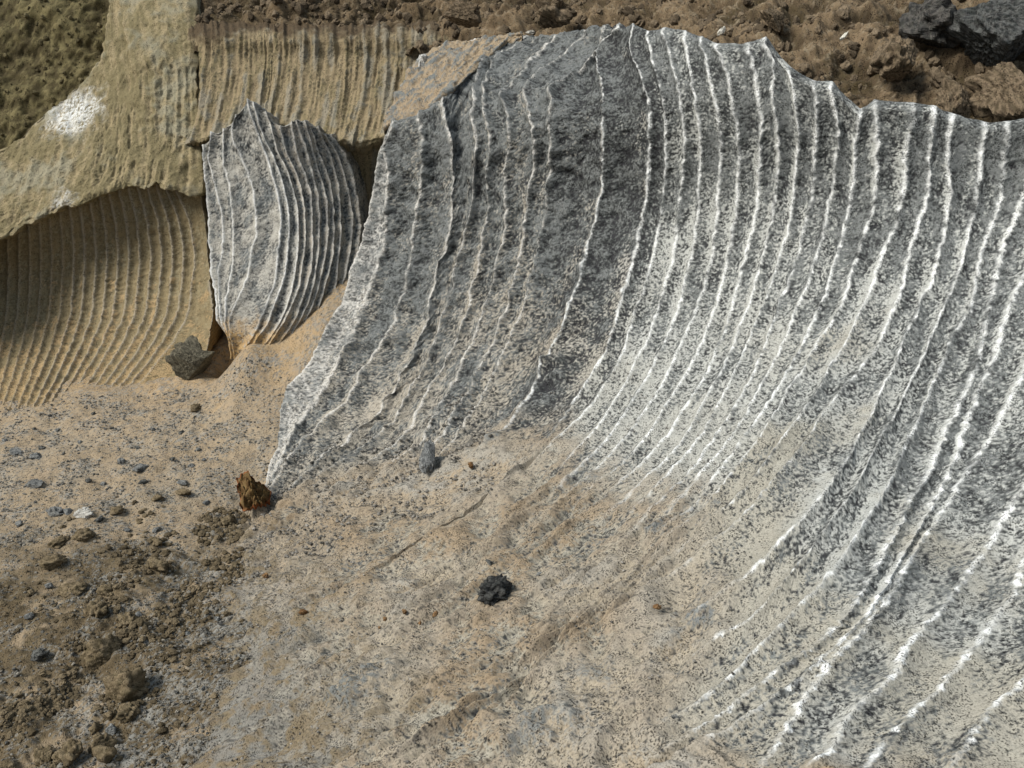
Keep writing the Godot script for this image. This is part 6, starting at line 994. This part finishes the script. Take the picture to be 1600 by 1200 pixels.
[-2350,576,-4136,-2354,542,-4131,-2355,509,-4120,-2352,477,-4104,-2347,446,-4083,-2341,417,-4058,-2334,389,-4031,-2325,361,-4002,-2318,335,-3971,-2311,309,-3938,-2302,285,-3903,-2292,261,-3868,-2283,239,-3830,-2273,218,-3790,-2261,198,-3748,-2248,179,-3705,-2235,162,-3660,-2222,145,-3615,-2208,130,-3569,-2194,115,-3523],
[-2296,594,-4128,-2304,558,-4130,-2309,522,-4126,-2309,488,-4115,-2306,456,-4097,-2301,425,-4074,-2295,396,-4048,-2287,367,-4019,-2280,339,-3989,-2273,313,-3956,-2266,287,-3923,-2257,262,-3887,-2248,238,-3850,-2238,216,-3809,-2227,196,-3767,-2214,177,-3722,-2200,159,-3675,-2186,142,-3627,-2171,127,-3579,-2156,112,-3530],
[-2238,617,-4112,-2250,577,-4122,-2259,539,-4126,-2263,503,-4121,-2263,468,-4107,-2258,436,-4086,-2253,405,-4061,-2246,375,-4033,-2239,346,-4003,-2233,318,-3972,-2227,290,-3939,-2219,264,-3905,-2211,239,-3868,-2202,216,-3828,-2191,194,-3785,-2178,175,-3738,-2164,157,-3689,-2149,140,-3638,-2134,125,-3587,-2118,110,-3535],
[-2176,640,-4088,-2193,598,-4108,-2208,557,-4123,-2216,518,-4125,-2218,482,-4115,-2214,448,-4096,-2209,415,-4071,-2203,384,-4042,-2195,354,-4012,-2190,325,-3982,-2185,296,-3951,-2179,268,-3918,-2172,241,-3883,-2165,216,-3844,-2155,194,-3801,-2142,173,-3753,-2127,155,-3701,-2111,139,-3647,-2094,123,-3592,-2077,109,-3538],
[-2113,664,-4060,-2134,620,-4088,-2156,575,-4118,-2168,533,-4127,-2171,495,-4120,-2170,460,-4104,-2165,426,-4080,-2159,394,-4051,-2151,363,-4020,-2146,332,-3990,-2142,302,-3961,-2138,272,-3929,-2131,244,-3895,-2125,218,-3857,-2116,194,-3814,-2104,172,-3766,-2088,154,-3712,-2071,138,-3654,-2053,123,-3595,-2035,109,-3537],
[-2059,694,-4052,-2073,651,-4066,-2095,605,-4095,-2113,559,-4118,-2122,517,-4121,-2124,479,-4111,-2121,442,-4092,-2117,408,-4065,-2110,375,-4035,-2104,343,-4003,-2101,311,-3973,-2098,280,-3941,-2092,250,-3906,-2087,222,-3868,-2080,197,-3825,-2070,174,-3777,-2055,155,-3721,-2037,139,-3659,-2019,124,-3596,-2000,110,-3534],
[-2015,724,-4059,-2024,681,-4066,-2038,636,-4082,-2055,590,-4102,-2068,544,-4114,-2075,502,-4114,-2077,462,-4101,-2075,424,-4080,-2070,388,-4052,-2064,353,-4021,-2062,320,-3989,-2059,288,-3955,-2054,257,-3918,-2049,228,-3878,-2044,201,-3833,-2034,177,-3784,-2021,157,-3726,-2004,141,-3661,-1986,126,-3594,-1968,112,-3529],
[-1973,753,-4071,-1981,710,-4074,-1990,664,-4084,-2003,618,-4097,-2015,571,-4109,-2025,525,-4114,-2030,482,-4107,-2031,441,-4091,-2029,402,-4068,-2025,365,-4038,-2021,329,-4005,-2019,296,-3969,-2015,264,-3930,-2011,234,-3887,-2005,207,-3839,-1997,182,-3786,-1984,161,-3726,-1969,144,-3659,-1952,129,-3590,-1935,115,-3522],
[-1933,780,-4083,-1940,735,-4085,-1947,689,-4092,-1956,641,-4102,-1967,593,-4111,-1977,546,-4116,-1984,500,-4113,-1987,456,-4101,-1987,415,-4080,-1984,375,-4053,-1980,337,-4020,-1979,302,-3983,-1976,269,-3942,-1971,238,-3895,-1967,211,-3844,-1959,187,-3787,-1947,165,-3723,-1933,148,-3655,-1917,133,-3583,-1901,118,-3513],
[-1894,798,-4094,-1900,751,-4097,-1906,704,-4103,-1914,656,-4112,-1923,607,-4119,-1931,559,-4123,-1939,511,-4120,-1943,466,-4109,-1943,423,-4089,-1942,381,-4063,-1938,342,-4031,-1939,306,-3993,-1937,272,-3950,-1932,241,-3902,-1929,213,-3849,-1921,189,-3788,-1909,168,-3721,-1896,151,-3649,-1881,137,-3575,-1867,122,-3504],
[-1854,815,-4103,-1861,768,-4107,-1866,719,-4114,-1872,670,-4123,-1880,620,-4130,-1887,570,-4133,-1895,522,-4129,-1899,475,-4118,-1900,430,-4098,-1899,388,-4072,-1895,347,-4040,-1897,310,-4002,-1897,275,-3959,-1894,242,-3910,-1891,214,-3855,-1885,190,-3792,-1874,170,-3721,-1861,154,-3646,-1847,140,-3568,-1833,126,-3494],
[-1815,834,-4111,-1821,785,-4115,-1826,735,-4123,-1830,684,-4132,-1838,633,-4140,-1844,582,-4144,-1851,532,-4139,-1855,484,-4127,-1856,438,-4107,-1856,394,-4081,-1852,352,-4048,-1854,313,-4010,-1856,277,-3967,-1855,244,-3918,-1855,215,-3863,-1850,190,-3799,-1840,170,-3726,-1828,155,-3647,-1814,142,-3565,-1800,129,-3486],
[-1775,852,-4118,-1781,802,-4122,-1785,751,-4130,-1788,700,-4140,-1795,647,-4149,-1801,594,-4153,-1807,543,-4150,-1811,494,-4137,-1812,447,-4116,-1812,401,-4088,-1808,358,-4054,-1811,318,-4016,-1814,281,-3973,-1815,246,-3924,-1817,216,-3871,-1816,190,-3808,-1808,169,-3734,-1797,154,-3652,-1784,141,-3567,-1770,130,-3483],
[-1735,872,-4124,-1740,820,-4127,-1743,768,-4135,-1745,715,-4146,-1751,661,-4155,-1757,607,-4160,-1761,554,-4159,-1766,504,-4145,-1767,455,-4122,-1767,409,-4093,-1764,364,-4058,-1765,323,-4019,-1771,285,-3977,-1774,249,-3929,-1779,217,-3877,-1781,189,-3816,-1777,167,-3744,-1768,151,-3661,-1756,140,-3573,-1742,129,-3486],
[-1696,891,-4130,-1699,838,-4132,-1702,785,-4140,-1702,731,-4150,-1706,677,-4158,-1711,621,-4163,-1714,567,-4161,-1719,515,-4149,-1721,465,-4126,-1721,417,-4097,-1718,371,-4061,-1719,329,-4021,-1727,289,-3978,-1732,252,-3930,-1739,219,-3879,-1745,190,-3822,-1745,166,-3754,-1739,149,-3671,-1729,136,-3583,-1717,126,-3494],
[-1657,910,-4137,-1660,856,-4138,-1661,802,-4144,-1659,748,-4152,-1660,692,-4160,-1665,636,-4164,-1666,580,-4161,-1671,526,-4149,-1674,475,-4128,-1674,426,-4098,-1672,379,-4061,-1672,334,-4020,-1681,294,-3977,-1688,256,-3929,-1698,222,-3879,-1707,191,-3823,-1711,165,-3758,-1709,146,-3681,-1702,133,-3593,-1693,122,-3503],
[-1619,927,-4145,-1620,873,-4144,-1620,818,-4148,-1616,763,-4155,-1615,706,-4161,-1618,649,-4163,-1619,593,-4160,-1621,538,-4148,-1625,485,-4127,-1626,434,-4097,-1624,386,-4059,-1623,340,-4017,-1635,299,-3974,-1644,260,-3926,-1656,225,-3876,-1667,194,-3821,-1674,167,-3759,-1677,145,-3686,-1675,130,-3602,-1669,119,-3513],
[-1583,926,-4150,-1583,872,-4149,-1581,817,-4153,-1575,762,-4158,-1571,706,-4162,-1573,649,-4162,-1572,592,-4156,-1573,537,-4142,-1577,484,-4119,-1578,434,-4088,-1576,386,-4050,-1577,341,-4006,-1589,300,-3963,-1600,261,-3916,-1614,226,-3867,-1628,195,-3814,-1638,167,-3754,-1645,145,-3685,-1646,128,-3607,-1644,115,-3522],
[-1547,926,-4155,-1546,871,-4154,-1542,816,-4156,-1533,761,-4160,-1527,705,-4162,-1527,648,-4160,-1524,592,-4152,-1525,537,-4135,-1528,485,-4111,-1529,434,-4078,-1528,386,-4038,-1530,341,-3995,-1544,300,-3952,-1556,262,-3905,-1572,227,-3857,-1588,196,-3805,-1601,168,-3748,-1611,144,-3683,-1617,126,-3610,-1618,112,-3530],
[-1510,925,-4159,-1509,870,-4157,-1503,815,-4158,-1491,761,-4160,-1482,705,-4161,-1481,648,-4157,-1476,592,-4147,-1477,537,-4129,-1480,485,-4102,-1481,434,-4068,-1479,387,-4026,-1483,342,-3982,-1498,301,-3940,-1512,263,-3893,-1530,229,-3846,-1549,197,-3796,-1564,169,-3741,-1577,145,-3680,-1587,125,-3612,-1592,109,-3536],
[-1474,925,-4162,-1471,869,-4160,-1463,814,-4160,-1448,760,-4160,-1438,705,-4159,-1434,648,-4154,-1429,592,-4143,-1429,538,-4122,-1432,485,-4094,-1432,435,-4057,-1431,387,-4014,-1436,343,-3969,-1453,303,-3927,-1468,264,-3881,-1489,230,-3836,-1509,199,-3787,-1526,170,-3734,-1543,145,-3676,-1556,124,-3612,-1565,108,-3541],
[-1437,924,-4165,-1433,869,-4161,-1423,814,-4160,-1406,761,-4159,-1393,706,-4157,-1388,648,-4151,-1381,592,-4138,-1381,538,-4115,-1383,486,-4084,-1384,436,-4046,-1382,388,-4001,-1390,344,-3956,-1408,304,-3915,-1425,266,-3869,-1448,232,-3825,-1470,200,-3778,-1490,171,-3727,-1509,146,-3672,-1525,124,-3612,-1537,106,-3545],
[-1401,924,-4167,-1395,868,-4162,-1383,814,-4159,-1363,761,-4158,-1348,706,-4154,-1342,649,-4147,-1334,593,-4132,-1332,538,-4108,-1335,486,-4074,-1336,437,-4034,-1334,389,-3988,-1343,345,-3943,-1364,305,-3902,-1382,267,-3857,-1407,233,-3814,-1431,202,-3769,-1453,173,-3719,-1474,147,-3667,-1493,124,-3610,-1509,105,-3547],
[-1317,929,-4172,-1303,878,-4164,-1291,827,-4159,-1287,773,-4156,-1282,719,-4150,-1277,666,-4141,-1274,613,-4128,-1270,561,-4106,-1262,512,-4075,-1249,466,-4036,-1233,421,-3991,-1222,378,-3944,-1221,336,-3897,-1218,296,-3848,-1220,258,-3797,-1222,221,-3745,-1222,187,-3689,-1219,154,-3631,-1214,123,-3571,-1209,94,-3510],
[-1417,929,-5072,-1403,878,-5064,-1391,827,-5059,-1387,773,-5056,-1382,719,-5050,-1377,666,-5041,-1374,613,-5028,-1370,561,-5006,-1362,512,-4975,-1349,466,-4936,-1333,421,-4891,-1322,378,-4844,-1321,336,-4797,-1318,296,-4748,-1320,258,-4697,-1322,221,-4645,-1322,187,-4589,-1319,154,-4531,-1314,123,-4471,-1309,94,-4410],
]
const BANK_LINES := [
[-1760,2408,-5853,-1657,2032,-5394,-1600,1815,-5137,-1562,1697,-4974,-1514,1583,-4783,-1493,1542,-4702,-1472,1501,-4619,-1448,1457,-4528,-1424,1412,-4436],
[-1457,2406,-5838,-1372,2031,-5381,-1322,1814,-5113,-1289,1696,-4945,-1250,1583,-4755,-1235,1545,-4685,-1220,1508,-4614,-1202,1467,-4532,-1183,1422,-4442],
[-1159,2406,-5839,-1089,2030,-5369,-1044,1811,-5074,-1015,1694,-4894,-984,1582,-4704,-974,1550,-4646,-964,1519,-4588,-952,1482,-4520,-938,1437,-4434],
[-859,2404,-5826,-808,2029,-5359,-774,1811,-5065,-753,1694,-4889,-731,1582,-4707,-724,1550,-4652,-717,1519,-4596,-709,1482,-4530,-699,1437,-4446],
[-591,2399,-5791,-557,2027,-5338,-536,1811,-5062,-522,1694,-4898,-508,1582,-4722,-502,1545,-4658,-497,1508,-4593,-490,1467,-4517,-483,1422,-4431],
[-358,2390,-5737,-337,2022,-5293,-325,1809,-5034,-318,1693,-4879,-310,1582,-4711,-303,1508,-4578,-295,1437,-4438,-287,1370,-4298,-282,1329,-4208],
[-161,2381,-5675,-152,2016,-5228,-146,1805,-4975,-143,1691,-4820,-139,1581,-4650,-136,1515,-4533,-133,1452,-4410,-130,1390,-4279,-128,1349,-4188],
[95,2367,-5589,89,2005,-5123,86,1798,-4856,83,1686,-4692,81,1579,-4516,79,1511,-4394,77,1446,-4270,75,1384,-4144,74,1345,-4053],
[313,2356,-5517,291,1995,-5021,278,1790,-4722,269,1680,-4540,259,1576,-4338,253,1519,-4210,246,1465,-4078,239,1413,-3947,234,1375,-3854],
[553,2341,-5418,508,1981,-4874,479,1778,-4531,461,1671,-4326,441,1572,-4103,429,1519,-3970,416,1470,-3837,404,1422,-3707,396,1387,-3615],
[781,2322,-5299,709,1964,-4707,662,1766,-4330,633,1663,-4112,604,1568,-3892,586,1512,-3754,568,1460,-3622,552,1410,-3497,541,1377,-3415],
[1024,2300,-5156,919,1947,-4528,850,1753,-4131,811,1655,-3909,772,1564,-3694,745,1503,-3543,720,1446,-3402,698,1393,-3276,685,1362,-3206],
[1226,2280,-5028,1094,1933,-4390,1008,1745,-3986,960,1649,-3767,914,1562,-3559,878,1495,-3394,845,1433,-3245,818,1377,-3118,806,1347,-3061],
[1392,2262,-4909,1239,1922,-4277,1142,1738,-3885,1090,1646,-3678,1041,1561,-3486,989,1467,-3278,947,1381,-3107,920,1305,-2989,912,1276,-2952],
[1542,2240,-4770,1373,1910,-4156,1270,1733,-3792,1218,1643,-3606,1171,1560,-3438,1109,1438,-3214,1067,1327,-3050,1040,1229,-2936,1032,1201,-2903],
[1680,2218,-4629,1496,1898,-4034,1391,1727,-3699,1339,1640,-3531,1294,1559,-3385,1237,1439,-3194,1199,1327,-3052,1171,1229,-2945,1162,1200,-2912],
[1812,2198,-4499,1613,1887,-3919,1504,1721,-3603,1450,1636,-3448,1406,1558,-3315,1348,1427,-3131,1310,1304,-2997,1280,1197,-2888,1270,1169,-2856],
[1978,2176,-4359,1760,1874,-3796,1642,1714,-3491,1584,1632,-3342,1536,1556,-3214,1479,1426,-3047,1439,1304,-2921,1406,1198,-2813,1395,1171,-2781],
[2168,2159,-4247,1930,1865,-3699,1803,1709,-3408,1742,1629,-3266,1691,1555,-3144,1618,1425,-2964,1567,1305,-2825,1525,1201,-2710,1514,1175,-2680],
[2471,2144,-4149,2195,1856,-3606,2044,1703,-3312,1971,1625,-3168,1908,1553,-3042,1814,1425,-2846,1746,1308,-2696,1695,1207,-2578,1682,1183,-2549],
[2898,2134,-4087,2559,1848,-3532,2350,1696,-3199,2247,1620,-3033,2161,1551,-2893,2052,1424,-2702,1980,1307,-2564,1924,1207,-2453,1909,1183,-2425],
]
const EARTH_LINES := [
[-5105,2431,-6000,-4722,2065,-5441,-4530,1815,-5138,-4414,1641,-4947,-4357,1476,-4823,-4338,1313,-4742,-4318,1151,-4662,-4299,991,-4582,-4299,830,-4524,-4299,668,-4465],
[-4944,2433,-6010,-4572,2066,-5451,-4387,1816,-5147,-4276,1642,-4956,-4220,1476,-4832,-4201,1312,-4751,-4183,1151,-4671,-4164,990,-4592,-4164,828,-4533,-4164,666,-4474],
[-4781,2434,-6021,-4423,2067,-5461,-4244,1816,-5157,-4136,1642,-4966,-4083,1476,-4842,-4065,1312,-4761,-4047,1150,-4681,-4029,989,-4601,-4029,827,-4542,-4029,665,-4483],
[-4618,2436,-6031,-4273,2068,-5471,-4100,1817,-5167,-3996,1642,-4976,-3944,1476,-4851,-3927,1312,-4770,-3910,1149,-4690,-3893,988,-4610,-3893,826,-4551,-3893,663,-4492],
[-4455,2437,-6041,-4122,2069,-5481,-3956,1818,-5177,-3856,1642,-4985,-3806,1476,-4861,-3789,1311,-4780,-3773,1148,-4699,-3756,987,-4619,-3756,824,-4560,-3756,661,-4501],
[-4290,2439,-6051,-3971,2070,-5491,-3811,1818,-5187,-3715,1643,-4995,-3667,1475,-4870,-3651,1311,-4789,-3635,1148,-4708,-3619,986,-4628,-3619,823,-4569,-3619,660,-4510],
[-4126,2440,-6061,-3819,2071,-5501,-3665,1819,-5196,-3573,1643,-5005,-3527,1475,-4880,-3512,1311,-4799,-3496,1147,-4718,-3481,985,-4638,-3481,822,-4578,-3481,658,-4519],
[-3960,2442,-6071,-3666,2072,-5511,-3519,1819,-5206,-3431,1643,-5014,-3387,1475,-4889,-3372,1310,-4808,-3357,1146,-4727,-3342,984,-4647,-3342,820,-4587,-3342,656,-4527],
[-3795,2444,-6081,-3513,2074,-5521,-3372,1820,-5216,-3288,1644,-5024,-3246,1475,-4899,-3232,1310,-4817,-3218,1146,-4736,-3203,983,-4656,-3203,819,-4596,-3203,655,-4536],
[-3628,2445,-6092,-3359,2075,-5531,-3225,1821,-5226,-3145,1644,-5034,-3104,1475,-4909,-3091,1309,-4827,-3077,1145,-4746,-3064,982,-4665,-3064,817,-4605,-3064,653,-4545],
[-3461,2447,-6102,-3205,2076,-5541,-3077,1821,-5236,-3001,1644,-5043,-2962,1475,-4918,-2949,1309,-4836,-2937,1144,-4755,-2924,981,-4674,-2924,816,-4614,-2924,651,-4554],
[-3294,2448,-6112,-3050,2077,-5551,-2929,1822,-5245,-2856,1644,-5053,-2820,1475,-4928,-2807,1309,-4846,-2795,1144,-4764,-2783,980,-4684,-2783,815,-4623,-2783,650,-4563],
[-3125,2450,-6122,-2895,2078,-5561,-2780,1822,-5255,-2711,1645,-5063,-2676,1475,-4937,-2665,1308,-4855,-2653,1143,-4774,-2642,979,-4693,-2642,813,-4633,-2642,648,-4572],
[-2957,2451,-6132,-2739,2079,-5571,-2630,1823,-5265,-2565,1645,-5072,-2533,1475,-4947,-2522,1308,-4865,-2511,1142,-4783,-2500,978,-4702,-2500,812,-4642,-2500,646,-4581],
[-2787,2453,-6142,-2583,2080,-5581,-2480,1824,-5275,-2419,1645,-5082,-2388,1475,-4956,-2378,1308,-4874,-2368,1142,-4792,-2357,977,-4711,-2357,811,-4651,-2357,645,-4590],
[-2617,2455,-6153,-2426,2081,-5591,-2330,1824,-5285,-2272,1645,-5092,-2243,1475,-4966,-2234,1307,-4884,-2224,1141,-4802,-2214,976,-4720,-2214,809,-4660,-2214,643,-4599],
[-2447,2456,-6163,-2268,2082,-5601,-2178,1825,-5294,-2125,1646,-5101,-2098,1475,-4975,-2089,1307,-4893,-2080,1140,-4811,-2071,975,-4730,-2071,808,-4669,-2071,641,-4608],
[-2276,2458,-6173,-2110,2083,-5611,-2026,1825,-5304,-1977,1646,-5111,-1952,1475,-4985,-1943,1306,-4902,-1935,1139,-4820,-1927,974,-4739,-1927,807,-4678,-1927,640,-4617],
[-2104,2459,-6183,-1951,2084,-5621,-1874,1826,-5314,-1828,1646,-5121,-1805,1475,-4995,-1797,1306,-4912,-1790,1139,-4830,-1782,973,-4748,-1782,805,-4687,-1782,638,-4626],
[-1932,2461,-6193,-1791,2085,-5631,-1721,1827,-5324,-1679,1647,-5131,-1658,1475,-5004,-1651,1306,-4921,-1644,1138,-4839,-1637,972,-4757,-1637,804,-4696,-1637,636,-4635],
[-1759,2463,-6203,-1631,2086,-5641,-1567,1827,-5334,-1529,1647,-5140,-1510,1475,-5014,-1503,1305,-4931,-1497,1137,-4848,-1491,971,-4766,-1491,803,-4705,-1491,635,-4644],
]
